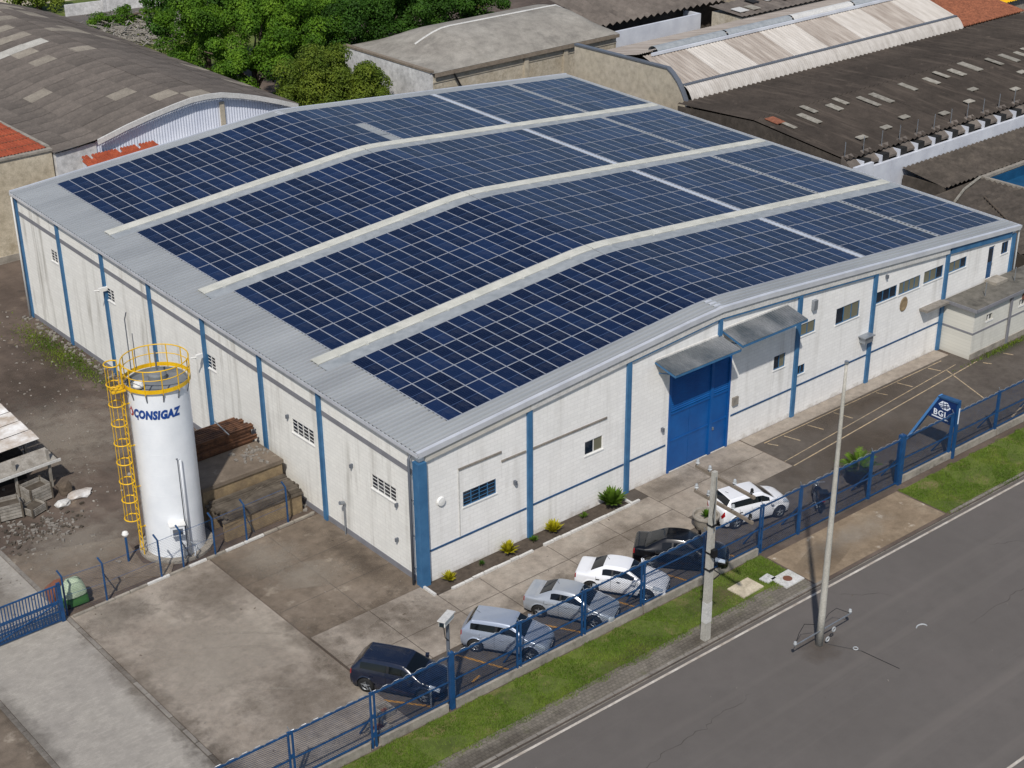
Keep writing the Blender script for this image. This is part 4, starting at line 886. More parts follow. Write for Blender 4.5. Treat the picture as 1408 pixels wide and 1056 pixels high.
# ================================================================== the gas silo
SX, SYY, SR, SH = -6.62, 10.35, 1.36, 8.6
T = thing('gas_silo', 'tall white cylindrical gas tank with yellow top railing and caged ladder', 'tank', (SX, SYY, 0))
def sp(a, r, z): return (SX+r*math.cos(math.radians(a)), SYY+r*math.sin(math.radians(a)), z)
b = MB(); n = 8; zz = [.25+(SH-.25)*i/n for i in range(n+1)]; prf = [(SR, .12)]
for z in zz[1:-1]: q = MB(); q.lathe([(SR+.001, z-.02), (SR+.004, z-.01), (SR+.004, z+.01), (SR+.001, z+.02)], (SX, SYY, 0), 64); q.build('weld_seam', 'white_tank', T)
prf += [(SR, SH)]
b.lathe(prf, (SX, SYY, 0), 64); b.build('shell', 'white_tank', T, smooth=True)
b = MB(); b.lathe([(SR, SH), (SR-.06, SH+.02), (SR-.06, SH-.12), (.5, SH-.02), (0, SH)], (SX, SYY, 0), 48); b.build('top_plate', 'tank_top', T)
b = MB(); b.lathe([(.42, SH-.05), (.42, SH+.22), (.35, SH+.3), (0, SH+.32)], (SX+.1, SYY+.1, 0), 20); b.build('hatch', 'tank_top', T)
b = MB(); b.tube([(SX+.2, SYY+.3, SH+.2), (SX+.2, SYY+.3, SH+1.2)], .04, 8); b.build('vent', 'grey_pipe', T)
b = MB(); b.lathe([(.0, .3), (.2, .26), (.26, .1), (.22, 0)], sp(190, 1.0, SH), 14); b.build('vent_cap', 'white_frame', T)
b = MB(); b.lathe([(SR+.35, 0), (SR+.35, .14), (0, .14)], (SX, SYY, 0), 40); b.build('base_pad', 'plinth_concrete', T)
RR = SR+.12
def ring(r, z, a0=0, a1=360, k=48): return [sp(a0+(a1-a0)*i/k, r, z) for i in range(k+1)]
rl = MB(); rl.tube(ring(RR, SH+1.05), .028, 6, caps=False); rl.tube(ring(RR, SH+.62), .02, 6, caps=False); rl.lathe([(RR, SH-.02), (RR+.012, SH-.02), (RR+.012, SH+.17), (RR, SH+.17), (RR, SH-.02)], (SX, SYY, 0), 48); rl = rl.build('railing', 'yellow_paint', T)
for k in range(12):
    a = 12+k*30; q = MB(); q.beam(sp(a, RR, SH-.1), sp(a, RR, SH+1.05), .06, .03); q.build('railing_post', 'yellow_paint', rl)
    q = MB(); q.beam(sp(a, RR, SH-.05), sp(a, SR, SH-.5), .05, .03); q.build('bracket', 'grey_pipe', rl)
# ladder and cage
LA = 172
lc = sp(LA, SR+.28, 0); tv = Vector((-math.sin(math.radians(LA)), math.cos(math.radians(LA)), 0)); ov = Vector((math.cos(math.radians(LA)), math.sin(math.radians(LA)), 0))
ld = MB()
for s in (-.22, .22): ld.beam(Vector(lc)+tv*s+Vector((0, 0, .15)), Vector(lc)+tv*s+Vector((0, 0, SH+1.3)), .06, .03)
ld = ld.build('ladder', 'yellow_paint', T)
z = .4
while z < SH+.2: q = MB(); q.tube([Vector(lc)+tv*-.22+Vector((0, 0, z)), Vector(lc)+tv*.22+Vector((0, 0, z))], .016, 5); q.build('rung', 'yellow_paint', ld); z += .3
cg = MB()
for k in range(5):
    a = math.radians(-70+35*k); off = ov*(.34*math.cos(a)+.27)+tv*.36*math.sin(a)
    cg.beam(Vector(lc)+off+Vector((0, 0, 2.1)), Vector(lc)+off+Vector((0, 0, SH+1.1)), .045, .012, up=tuple(ov))
cg = cg.build('safety_cage', 'yellow_paint', T)
for k in range(9):
    z = 2.1+k*.97; q = MB(); path = [Vector(lc)+tv*-.22]+[Vector(lc)+ov*(.35*math.cos(a)+.27)+tv*.38*math.sin(a) for a in np.linspace(-math.pi*.62, math.pi*.62, 15)]+[Vector(lc)+tv*.22]
    q.tube([p+Vector((0, 0, z)) for p in path], .03, 6); q.build('cage_hoop', 'yellow_paint', cg)
for z in (1.5, 3.6, 5.7, 7.8): q = MB(); q.beam(Vector(lc)+Vector((0, 0, z)), sp(LA, SR-.02, z), .05, .05); q.build('standoff', 'yellow_paint', ld)
q = MB(); q.obox(tuple(Vector(lc)+ov*.2+Vector((0, 0, SH))), .62, .7, .05, math.radians(LA)); q.build('landing', 'yellow_paint', T)
# fill pipe and control cabinet
q = MB(); q.tube([sp(262, SR+.02, 5.2), sp(262, SR+.15, 5.3), sp(262, SR+.17, 5.0), sp(262, SR+.17, .2)], .026, 8); q.build('fill_pipe', 'grey_pipe', T, smooth=True)
q = MB(); q.tube([sp(268, SR+.02, 5.1), sp(268, SR+.1, 5.15), sp(268, SR+.12, .2)], .05, 8); q.build('cable_duct', 'white_tank', T, smooth=True)
q = MB(); q.obox(sp(248, SR+.18, 1.75), .42, .62, .5, math.radians(248)); o = q.build('control_cabinet', 'white_tank', T)
q = MB(); q.obox(sp(248, SR+.40, 1.7), .01, .45, .3, math.radians(248)); q.build('display', 'grey_pipe', o)
q = MB(); q.obox(sp(248, SR+.18, 2.03), .52, .74, .05, math.radians(248)); q.build('cabinet_roof', 'white_frame', o)
q = MB(); q.tube([sp(268, SR+.12, .9), sp(275, SR+.35, .7), sp(268, SR+.5, .3)], .04, 6); q.tube([sp(255, SR+.25, .2), sp(255, SR+.25, .9)], .05, 6); q.build('valve_pipes', 'steel', T)
q = MB(); q.tube([sp(110, RR, SH+.1), sp(110, RR, SH+2.6), sp(113, RR-.2, SH+3.0)], .025, 6); q.tube([sp(98, RR, SH+.1), sp(98, RR, SH+1.8)], .02, 6); q.build('antenna', 'grey_pipe', T)
# lettering wrapped on the shell
def text_mesh(txt, size, bold=0., shear=0., space=1.):
    cu = bpy.data.curves.new('lettering', 'FONT'); cu.body = txt; cu.size = size; cu.offset = bold; cu.shear = shear; cu.space_character = space; cu.align_x = 'CENTER'; cu.resolution_u = 3
    o = bpy.data.objects.new('lettering_tmp', cu); C.objects.link(o); bpy.context.view_layer.update()
    me = bpy.data.meshes.new_from_object(o.evaluated_get(bpy.context.evaluated_depsgraph_get())); bpy.data.objects.remove(o); 
    vs = [tuple(v.co) for v in me.vertices]; fs = [tuple(p.vertices) for p in me.polygons]; return vs, fs
vs, fs = text_mesh('CONSIGAZ', .54, .034, .2, 1.12)
q = MB(); x0 = min(v[0] for v in vs); x1 = max(v[0] for v in vs); sc = 2.25/(x1-x0)
bm_v = []
for x, y, _ in vs:
    a = 233+math.degrees(x*sc/SR); bm_v.append(sp(a, SR+.02, 7.32+y))
q.add(bm_v, fs); q.build('lettering', 'logo_blue', T)
q = MB(); a0 = 233+math.degrees((x0*sc-.2)/SR)
def wrap(pts, m, r):
    q.add([sp(a0+math.degrees(1.5*x/SR), SR+r, 7.5+1.25*y) for x, y in pts], [tuple(range(len(pts)))], m)
wrap([(-.12+.0, -.1), (-.06, -.17), (.03, -.17), (.1, -.1), (.11, .02), (.06, .12), (0, .22), (-.05, .1), (-.12, .03)], 0, .02)
wrap([(-.06, -.08), (0, -.12), (.05, -.06), (.03, .05), (0, .1), (-.05, .02)], 1, .026)
q.build('flame_mark', ['logo_red', 'sign_white'], T)
q = MB(); c0 = x0*sc+.2; wp = [(-.02, -.13), (.05, -.13), (.05, -.02), (-.0, -.02)]
q.add([sp(233+math.degrees((c0+x)/SR), SR+.02, 7.32+y) for x, y in wp], [(0, 1, 2, 3)]); q.build('cedilla', 'logo_blue', T)

# ================================================================== fences
def wire_panel(b, p0, p1, z0, z1, pitch=.095, w=.0125):
    """diamond wire between two posts"""
    p0 = Vector(p0); p1 = Vector(p1); d = p1-p0; L = d.length; d.normalize(); H = z1-z0
    for sgn in (1, -1):
        s = -H if sgn > 0 else 0
        s = math.floor(s/pitch)*pitch
        while s < (L if sgn > 0 else L+H):
            ua, za, ub, zb = (s, 0, s+H, H) if sgn > 0 else (s, 0, s-H, H)
            def clip(t0, t1, a, c2):
                lo, hi = (t0, t1)
                return lo, hi
            # clip along u to [0, L]
            ts = [0., 1.]; du = ub-ua
            t0, t1 = sorted(((0-ua)/du, (L-ua)/du)); t0 = max(0, t0); t1 = min(1, t1)
            if t1 > t0+.02:
                A_ = p0+d*(ua+du*t0)+Vector((0, 0, z0+H*t0)); B_ = p0+d*(ua+du*t1)+Vector((0, 0, z0+H*t1))
                off = Vector((0, 0, w*.7)); b.quad(A_-off, B_-off, B_+off, A_+off)
            s += pitch
    return b
FZ = .42
F = thing('street_fence', 'blue steel fence with wire mesh on a low concrete wall along the street', 'fence', (8, ry(-7.79, 8), 0))
fy = lambda x: ry(-7.79, x)
posts = [-15.3, -11.75, -8.17, -4.45, -1.04, 2.45, 5.85, 9.62, 13.28, 15.94, 18.48, 21.06, 23.35, 27.4, 31.36, 35.2, 39.0, 43, 47]
x = -15.3
pl = [(-30, -8.3), (-8.3, -4.5), (-4.3, 13.1), (23.5, 60)]
for a, c in ((-20, -8.4), (-7.9, -4.7), (-4.3, 5.8), (5.9, 13.1), (23.5, 31.4), (31.5, 60)):
    b = MB(); b.hexa([(xx, fy(xx)+yy, z) for z in (-.02, .38) for xx, yy in ((a, -.1), (c, -.1), (c, .1), (a, .1))]); b.build('plinth_wall', 'plinth_concrete', F)
for i, x in enumerate(posts):
    b = MB(); y = fy(x); double = x < 13.5
    z0 = .36 if not (13.4 < x < 23.2) else 0; h = 2.62
    if x == 23.35: b.box(x-.14, x+.14, y-.14, y+.14, 0, 2.75)
    elif x == -4.45: b.box(x-.1, x+.1, y-.08, y+.08, 0, 2.7)
    elif double: b.box(x-.12, x-.055, y-.04, y+.04, 0, h); b.box(x+.055, x+.12, y-.04, y+.04, 0, h); b.box(x-.06, x+.06, y-.03, y+.03, .5, .7); b.box(x-.06, x+.06, y-.03, y+.03, 1.4, 1.55); b.box(x-.06, x+.06, y-.03, y+.03, h-.15, h)
    else: b.box(x-.075, x+.075, y-.06, y+.06, 0, h)
    b.build('post', 'fence_blue', F)
    q = MB(); q.tube([(x, y, h), (x-.05, y+.05, h+.2)], .02, 5); q.build('post_spike', 'steel', F)
    if i % 2 == 0 or x > 13: q = MB(); q.beam((x, y+.05, 1.5), (x+.02, y+1.0, .05), .06, .06); q.build('back_stay', 'fence_blue', F)
for xa, xb in zip(posts, posts[1:]):
    gate = 13.2 < xa < 23.3
    z0, z1, zm = (.48, 2.52, 1.35) if not gate else (.1, 2.5, 1.2)
    if xa == 5.85: zm = 1.9
    a = xa+.15; c = xb-.15
    for z, t in ((z0, .06), (zm, .05), (z1, .07)):
        b = MB(); b.beam((a, fy(a), z), (c, fy(c), z), .05, t); b.build('rail', 'fence_blue', F)
    b = MB(); wire_panel(b, (a, fy(a)-.02, 0), (c, fy(c)-.02, 0), z0, z1); tag(b.build('wire_mesh', 'fence_wire', F), kind='stuff')
# roller rails and wire on top of the fence
for xa, xb in zip(posts, posts[1:]):
    b = MB(); L = xb-xa; k = int(L/.17)
    b.tube([(xa+L*t/k, fy(xa+L*t/k)+.03*math.cos(t*2.1), 2.6+.045*math.sin(t*2.1)) for t in range(k+1)], .012, 4); b.build('barbed_wire', 'steel', F)
# driveway gate on the left and the inner fence
GT = thing('sliding_gate', 'blue steel gate with upright bars across the paved driveway', 'gate', (-15.6, 8.05, 0))
GY = 8.05
b = MB()
for z in (.12, .55, 1.0, 1.06, 1.85): b.box(-20, -13.35, GY-.03, GY+.03, z-.03, z+.03)
b.box(-13.5, -13.34, GY-.06, GY+.06, 0.02, 1.95); b.build('frame', 'fence_blue', GT)
x = -19.9; i = 0
bar = MB(); bar.box(-.022, .022, -.016, .016, .12, 1.85); bm = bar.mesh('bar', 'fence_blue')
while x < -13.55:
    o = bpy.data.objects.new('bar', bm); C.objects.link(o); o.parent = GT; o.location = (x+15.6, 0, 0); x += .135
b = MB(); wire_panel(b, (-19.9, GY-.04, 0), (-13.6, GY-.04, 0), .12, 1.0, .1, .012); tag(b.build('lower_mesh', 'fence_blue', GT), kind='stuff')
b = MB(); b.beam((-19.9, GY-.045, .15), (-16.8, GY-.045, 1.0), .04, .05); b.beam((-16.8, GY-.045, .15), (-13.6, GY-.045, 1.0), .04, .05); b.build('brace', 'fence_blue', GT)
IF = thing('yard_fence', 'thin blue wire fence with bent posts in front of the tank', 'fence', (-7, 8.3, 0))
ip = [(-13.1, 8.35), (-11.3, 8.15), (-8.55, 8.25), (-7.4, 8.3), (-5.75, 8.3), (-4.0, 8.4), (-1.65, 8.5)]
for k, (x, y) in enumerate(ip):
    b = MB(); b.tube([(x, y, 0), (x, y, 2.0), (x-.12, y+.12, 2.3)], .045, 6); b.build('post', 'fence_blue', IF)
    if k % 2: q = MB(); q.beam((x, y, 1.5), (x+.7, y+.5, 0.02), .04, .04); q.build('back_stay', 'grey_pipe', IF)
for (a, c) in zip(ip, ip[1:]):
    b = MB(); wire_panel(b, (a[0], a[1], 0), (c[0], c[1], 0), .08, 1.95, .14, .005); tag(b.build('wire_mesh', 'fence_wire', IF), kind='stuff')
    b = MB(); b.tube([(a[0], a[1], 1.95), (c[0], c[1], 1.95)], .012, 4); b.tube([(a[0], a[1], 1.0), (c[0], c[1], 1.0)], .008, 4); b.build('line_wire', 'fence_blue', IF)
x = -13.0
while x < -.5:
    w = rnd.uniform(.7, 1.2); b = MB(); b.obox((x+w/2, 8.05+.035*(x+13), .03), w-.05, .14, .12, .03); b.build('kerb_block', 'fascia_white' if rnd.random() < .5 else 'plinth_concrete', IF); x += w
for (xx, yy) in ((-8.2, 11.6),):
    LP_ = thing('yard_lamp_post', 'short blue post with white ball lamp beside the tank ladder', 'lamp post', (-9.0, 10.55, 0))
    b = MB(); b.tube([(-9.0, 10.55, 0), (-9.0, 10.55, 1.35)], .06, 8); b.build('post', 'fence_blue', LP_)
    b = MB(); b.lathe([(.0, 1.62), (.12, 1.56), (.16, 1.45), (.1, 1.34), (0, 1.33)], (-9.0, 10.55, 0), 12); b.build('globe', 'white_frame', LP_)
b = MB(); b.obox((-9.2, 9.6, .02), 3.4, 1.1, .06, math.radians(-38)); tag(b.build('tank_ramp', 'stained_concrete'), kind='structure')

# ================================================================== sign by the gate
SG = thing('entrance_sign', 'blue entrance sign with white BGL lettering and sloping leg behind the fence', 'sign', (27.6, -7.4, 0))
SXP = 27.6
def TS(u, v, d=0): return (SXP-d, u, v)          # u runs along y, d towards the approaching traffic
b = MB(); b.poly_prism([(-8.45, 1.82), (-6.78, 1.9), (-7.42, 3.12), (-8.45, 3.17)], -.13, .13, T=TS); b.build('panel', 'sign_navy', SG)
b = MB(); b.poly_prism([(-8.52, 3.17), (-7.4, 3.12), (-7.36, 3.2), (-8.52, 3.26)], -.17, .17, T=TS); b.build('top_cap', 'blue_trim', SG)
b = MB(); b.beam(TS(-5.72, 0), TS(-7.42, 3.2), .3, .12, up=(0, 0, 1)); b.build('sloping_leg', 'sign_light', SG)
b = MB(); b.box(SXP-.08, SXP+.08, -8.58, -8.45, 0, 3.2); b.build('right_post', 'fence_blue', SG)
vs, fs = text_mesh('BGL', .44, .012, 0, 1.15)
q = MB(); q.add([TS(-7.6-x, 2.14+y, .14) for x, y, _ in vs], fs); q.build('lettering', 'sign_white', SG)
q = MB(); q.add([TS(-7.6-x, y, .14) for x, y in ((-.5, 2.0), (.5, 1.98), (.5, 2.05), (-.5, 2.07))], [(0, 1, 2, 3)]); q.build('underline', 'sign_white', SG)
hexp = [(-.36, .2), (-.16, .42), (.16, .42), (.38, .16), (.2, -.02), (-.1, -.02)]
q = MB(); q.add([TS(-7.78-x, 2.58+y, .14) for x, y in hexp], [tuple(range(6))]); o = q.build('emblem', 'sign_white', SG)
q = MB()
for (xa, ya, xb, yb, w) in ((-.3, .22, .2, .34, .022), (-.16, .05, .27, .16, .028), (-.02, .0, -.07, .4, .02), (.16, .03, .1, .38, .02), (-.25, .12, .31, .24, .026)):
    d = Vector((xb-xa, yb-ya)).normalized(); nx, ny = -d.y*w, d.x*w
    q.add([TS(-7.78-x, 2.58+y, .145) for x, y in ((xa-nx, ya-ny), (xb-nx, yb-ny), (xb+nx, yb+ny), (xa+nx, ya+ny))], [(0, 1, 2, 3)])
q.build('emblem_lines', 'sign_navy', o)
q = MB(); q.quad((SXP-.05, -8.585, 2.0), (SXP+.05, -8.585, 2.0), (SXP+.05, -8.585, 2.9), (SXP-.05, -8.585, 2.9)); q.build('side_lettering', 'sign_white', SG)

# ================================================================== poles
PA = thing('utility_pole', 'tapered concrete utility pole with timber crossarms at the street kerb', 'utility pole', (6.5, -11.05, 0))
bx, by = 6.5, -11.05; PH = 8.1
b = MB(); b.hexa([(bx+s[0]*.17, by+s[1]*.14, -.1) for s in ((-1, -1), (1, -1), (1, 1), (-1, 1))]+[(bx+s[0]*.1, by+s[1]*.085, PH) for s in ((-1, -1), (1, -1), (1, 1), (-1, 1))]); b.build('shaft', 'pole_concrete', PA)
q = MB(); q.hexa([(bx+s[0]*.167, by+s[1]*.138, .9) for s in ((-1, -1), (1, -1), (1, 1), (-1, 1))]+[(bx+s[0]*.159, by+s[1]*.132, 1.9) for s in ((-1, -1), (1, -1), (1, 1), (-1, 1))]); q.build('white_band', 'fascia_white', PA)
for z, o, L in ((7.75, .0, 2.0), (6.6, .05, 2.0)):
    q = MB(); q.beam((bx+L*.62*.25, by-.17, z+.0), (bx-L*.25*.62, by-.17, z), .1, .12); q.v = []; q.f = []; q.m = []
    dx_, dy_ = -.05, -1.0   # the arms run across the street
    ca = Vector((bx+.19, by-.05, z)); q.beam(ca-Vector((dx_, dy_, 0))*L*.65, ca+Vector((dx_, dy_, 0))*L, .1, .13); ar = q.build('crossarm', 'pole_wood', PA)
    for t in (-.6, -.25, .45, .92):
        p_ = ca+Vector((dx_, dy_, 0))*L*t; q = MB(); q.lathe([(.0, .30), (.05, .28), (.07, .2), (.05, .16), (.09, .12), (.03, .08), (.02, .0)], (p_.x, p_.y, z+.06), 10); q.build('insulator', 'porcelain' if t < .5 else 'black_plastic', ar)
for z in (5.6, 4.3, 3.5):
    q = MB(); t = .2-.1*z/PH+.02; q.box(bx-t, bx+t, by-t, by+t, z, z+.06); q.build('clamp', 'black_plastic', PA)
q = MB(); q.tube([(bx+.0, by-.17, 7.3), (bx-.35, by-.4, 6.9), (bx-.3, by-.3, 6.3), (bx, by-.16, 5.4)], .018, 5); q.tube([(bx, by+.14, 7.6), (bx+.3, by+.4, 7.0), (bx+.1, by+.17, 6.0)], .016, 5); q.tube([(bx+.1, by-.2, 3.5), (bx+.3, by-.35, 3.3), (bx+.15, by-.15, 3.0)], .03, 5); q.build('cable_loop', 'black_plastic', PA)
q = MB(); q.box(bx-.13, bx+.1, by-.32, by-.14, 4.2, 4.55); q.build('junction_box', 'black_plastic', PA)
q = MB(); q.tube([(bx, by-.12, 5.3), (bx, by-.12, 7.9)], .02, 5); q.build('conduit', 'steel', PA)
PB = thing('slim_pole', 'tall slim grey pole standing in the roadway with a steel bracket', 'pole', (9.95, -14.35, -.12))
bx, by = 9.95, -14.35
b = MB(); b.tube([(bx+.15*t, by+.1*t, -.12+13.02*t) for t in np.linspace(0, 1, 9)], .165, 16, r1=.06); b = b.build('shaft', 'pole_concrete', PB, smooth=True)
q = MB(); q.tube([(bx+.15, by+.1, 12.85), (bx+.15, by+.1, 12.98)], .08, 10); q.build('cap', 'steel', PB)
q = MB(); q.beam((bx-1.75, by-.05, .66), (bx+1.9, by-.1, .66), .04, .04); ar = q.build('bracket_arm', 'steel', PB)
for dx_ in (-1.72, 1.85): q = MB(); q.lathe([(0, .2), (.06, .18), (.08, .08), (.04, 0)], (bx+dx_, by-.07, .68), 10); q.build('insulator', 'porcelain', ar)
q = MB(); q.tube([(bx-1.7, by-.06, .7), (bx-1.3, by+.1, 1.0), (bx-.8, by+.25, 1.15), (bx-.2, by+.16, .9)], .013, 5); q.tube([(bx+1.8, by-.06, .7), (bx+1.3, by+.25, 1.0), (bx+.8, by+.25, .95), (bx+.18, by+.1, .7)], .013, 5); q.build('cable_loop', 'black_plastic', PB)
for (dx_, dy_, z) in ((.5, -.3, .5), (.27, -.2, .05)): q = MB(); q.tube([(bx+dx_+.1*math.cos(a), by+dy_, z+.1*math.sin(a)+.08) for a in np.linspace(0, 2*math.pi, 13)], .03, 6); q.build('ring_insulator', 'porcelain', PB)
CW = thing('loose_cable', 'fallen black cable with white ring lying on the road by the slim pole', 'cable', (10.6, -15.5, -.1))
q = MB(); q.tube([(bx+.25, by-.2, -.09), (10.9, -15.8, -.1), (11.1, -17.6, -.1)], .013, 5); q.build('cable', 'black_plastic', CW)
q = MB(); q.tube([(10.85+.1*math.cos(a), -15.55+.1*math.sin(a), -.09) for a in np.linspace(0, 2*math.pi, 13)], .022, 6); q.build('ring', 'porcelain', CW)
# CCTV post
CT = thing('camera_post', 'grey post with a white security camera standing at the street fence', 'camera post', (-4.42, -7.5, 0))
b = MB(); b.tube([(-4.42, -7.5, 0), (-4.42, -7.5, 3.9)], .075, 10); b.build('post', 'grey_pipe', CT)
b = MB(); b.obox((-4.5, -7.55, 4.18), .85, .26, .22, math.radians(28), ry=math.radians(6)); o = b.build('camera_housing', 'white_frame', CT)
b = MB(); b.obox((-4.5, -7.55, 4.32), .98, .34, .04, math.radians(28), ry=math.radians(6)); b.build('sun_shield', 'fascia_white', o)
b = MB(); b.obox((-4.9, -7.76, 4.2), .02, .2, .17, math.radians(28)); b.build('lens_window', 'win_glass', o)
b = MB(); b.tube([(-4.42, -7.5, 3.85), (-4.45, -7.5, 4.1)], .05, 8); b.tube([(-4.75, -7.68, 4.1), (-4.7, -7.7, 3.5), (-4.45, -7.58, 3.2)], .018, 5); b.build('bracket', 'black_plastic', CT)
b = tag(MB().tube([(-4.05, -7.35, 0), (-4.05, -7.35, .55), (-4.02, -7.3, 1.3)], .055, 8).build('white_bollard', 'fascia_white', origin=(-4.05, -7.35, 0)), 'slim white bollard behind the fence beside the camera post', 'bollard')
b = tag(MB().tube([(-5.2, -7.3, 0), (-5.2, -7.3, .95)], .04, 8).build('grey_stake', 'steel', origin=(-5.2, -7.3, 0)), 'thin grey steel stake at the nose of the navy car', 'stake')

# ================================================================== stored timber, rails and the concrete platform behind the tank
PT = thing('concrete_platform', 'stepped concrete platform with ochre face behind the timber stack', 'platform', (-2.6, 12, 0))
b = MB(); b.box(-4.8, -.4, 10.75, 13.15, 0, 1.95); b.build('base', 'ochre_render', PT)
b = MB(); b.box(-4.88, -.34, 10.68, 13.2, 1.95, 2.14); b.build('top_slab', 'stained_concrete', PT)
b = MB(); b.box(-4.8, -.4, 13.15, 15.1, 0, 1.7); b.build('rear_base', 'stained_concrete', PT)
TS_ = thing('timber_stack', 'stack of long weathered grey planks on concrete blocks beside the tank', 'timber stack', (-2.6, 9.75, 0))
b = MB(); b.box(-4.75, -.5, 9.0, 9.2, 0, 1.0); b.box(-4.75, -.5, 10.4, 10.6, 0, 1.0); b.box(-.75, -.42, 9.2, 10.4, 0, 1.0); b.build('support_wall', 'ochre_render', TS_)
for j in range(9):
    for k in range(4):
        y = 9.02+j*.185; z = 1.06+k*.11; L = rnd.uniform(3.9, 4.4)
        q = MB(); q.obox((-2.58+rnd.uniform(-.15, .15), y+rnd.uniform(-.02, .02), z), L, .17, .1, rnd.uniform(-.012, .012)); q.build('plank', 'old_timber', TS_)
for j in range(4): q = MB(); q.beam((-4.2+j*.2, 9.1+j*.25, 1.42), (-2.2+j*.35, 10.2, 1.46), .05, .04); q.build('loose_batten', 'old_timber', TS_)
RSK = thing('rail_stack', 'stack of long rusty brown steel sections above the concrete platform', 'steel stack', (-2.4, 14, 0))
for k in range(5):
    for j in range(9):
        if k > 2 and j < 1: continue
        y = 13.3+j*.18+(.35 if k < 2 else .45)*0; z = 1.78+k*.24
        q = MB(); L = rnd.uniform(4.1, 4.5); c = (-2.55+rnd.uniform(-.2, .2), y, z)
        q.obox(c, L, .13, .03, rnd.uniform(-.006, .006)); q.obox((c[0], c[1], c[2]+.09), L, .03, .15, 0); q.obox((c[0], c[1], c[2]+.18), L, .12, .03, 0); q.build('steel_section', 'rust_steel', RSK)
q = MB(); q.tube([(-1.8, 13.2, 3.0), (-1.6, 14.95, 3.02)], .03, 6); q.build('tie_chain', 'steel', RSK)
# ---------------- scrap shelter at the far left
SH_ = thing('scrap_shelter', 'rough shelter with rusty white sheets on timber posts in the dirt yard', 'shelter', (-10, 22, 0))
for k in range(4):
    y0 = 20.35+k*1.18; q = MB(); q.grid(corr_plane((-13.8, y0, 2.1+k*.05), (-13.8, y0+1.14, 2.12+k*.05), (-8.45, y0+1.14, 2.32+k*.05), (-8.5, y0, 2.28+k*.05), 8, .05)); q.build('roof_sheet', 'rusty_white', SH_)
q = MB(); q.hexa([(x, y, z+h) for h in (0, .05) for x, y, z in ((-13.5, 19.2, 1.35), (-8.2, 19.2, 1.45), (-8.35, 20.2, 1.75), (-13.5, 20.2, 1.65))]); q.build('front_board', 'weathered_board', SH_)
q = MB(); q.beam((-13.5, 19.15, 1.32), (-8.05, 19.15, 1.44), .05, .14); q.build('edge_beam', 'fascia_white', SH_)
for (x, y, h) in ((-8.6, 19.35, 2.1), (-10.35, 19.4, 2.1), (-12.2, 19.4, 2.1), (-8.6, 24.6, 2.3), (-13.2, 24.6, 2.2), (-8.7, 21.9, 2.25)): q = MB(); q.beam((x, y, 0), (x, y, h), .14, .12); q.build('post', 'weathered_board', SH_)
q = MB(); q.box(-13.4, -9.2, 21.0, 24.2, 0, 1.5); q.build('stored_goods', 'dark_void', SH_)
def crate(x, y, z, sx, sy, sz, rz_, lab):
    T_ = thing('slatted_crate', lab, 'crate', (x, y, z), rz=rz_)
    for s in (-1, 1):
        for k in range(5):
            zz = .08+k*(sz-.1)/5
            q = MB(); q.box(-sx/2, sx/2, s*sy/2-.015, s*sy/2+.015, zz, zz+(sz-.1)/5-.03); q.build('slat', 'weathered_board', T_, local=True)
            q = MB(); q.box(s*sx/2-.015, s*sx/2+.015, -sy/2+.02, sy/2-.02, zz, zz+(sz-.1)/5-.03); q.build('slat', 'weathered_board', T_, local=True)
    q = MB()
    for sx_ in (-1, 1):
        for sy_ in (-1, 1): q.box(sx_*sx/2-.04, sx_*sx/2+.04, sy_*sy/2-.04, sy_*sy/2+.04, 0, sz)
    q.build('corner_post', 'old_timber', T_, local=True)
    q = MB(); q.box(-sx/2+.03, sx/2-.03, -sy/2+.03, sy/2-.03, .05, sz*.7); q.build('contents', 'old_timber', T_, local=True)
crate(-9.75, 18.6, 0, 1.15, .95, .95, .15, 'slatted timber crate between the shelter posts')
crate(-11.45, 18.0, 0, 1.1, .95, .9, -.2, 'grey timber crate with broken slats beside the rubble')
crate(-10.4, 17.55, 0, .9, .8, .5, .35, 'low open crate in front of the shelter')
def lump(name, lab, cat, c, r, m, seed, sq=(1, 1, 1)):
    rr = random.Random(seed); bm_ = bmesh.new(); bmesh.ops.create_icosphere(bm_, subdivisions=2, radius=1)
    q = MB(); 
    from mathutils import noise as mn
    vs = []
    for v in bm_.verts:
        k = 1+.45*mn.noise(v.co*1.7+Vector((seed, 0, 0)))
        vs.append((c[0]+v.co.x*r*sq[0]*k, c[1]+v.co.y*r*sq[1]*k, max(0.0, c[2]+(v.co.z*k+.55)*r*sq[2])))
    fs = [tuple(v.index for v in f.verts) for f in bm_.faces]; bm_.free(); q.add(vs, fs); o = q.build(name, m, origin=c)
    return tag(o, lab, cat)
lump('scrap_heap', 'brown scrap bundle leaning at the shelter corner post', 'scrap', (-8.4, 18.35, 0), .42, 'bark', 3)
lump('crumpled_sheet', 'crumpled pale plastic sheet lying beside the scrap bundle', 'sheet', (-8.0, 17.6, 0), .5, 'rusty_white', 5, (1.3, .8, .35))
lump('white_sack', 'white sack on the dirt by the low crate', 'sack', (-9.0, 17.3, 0), .35, 'fascia_white', 9, (1.2, .8, .5))
lump('pale_sack', 'pale bulging sack between the two shelter crates', 'sack', (-10.75, 18.5, 0), .38, 'weathered_board', 12, (1, .8, .8))
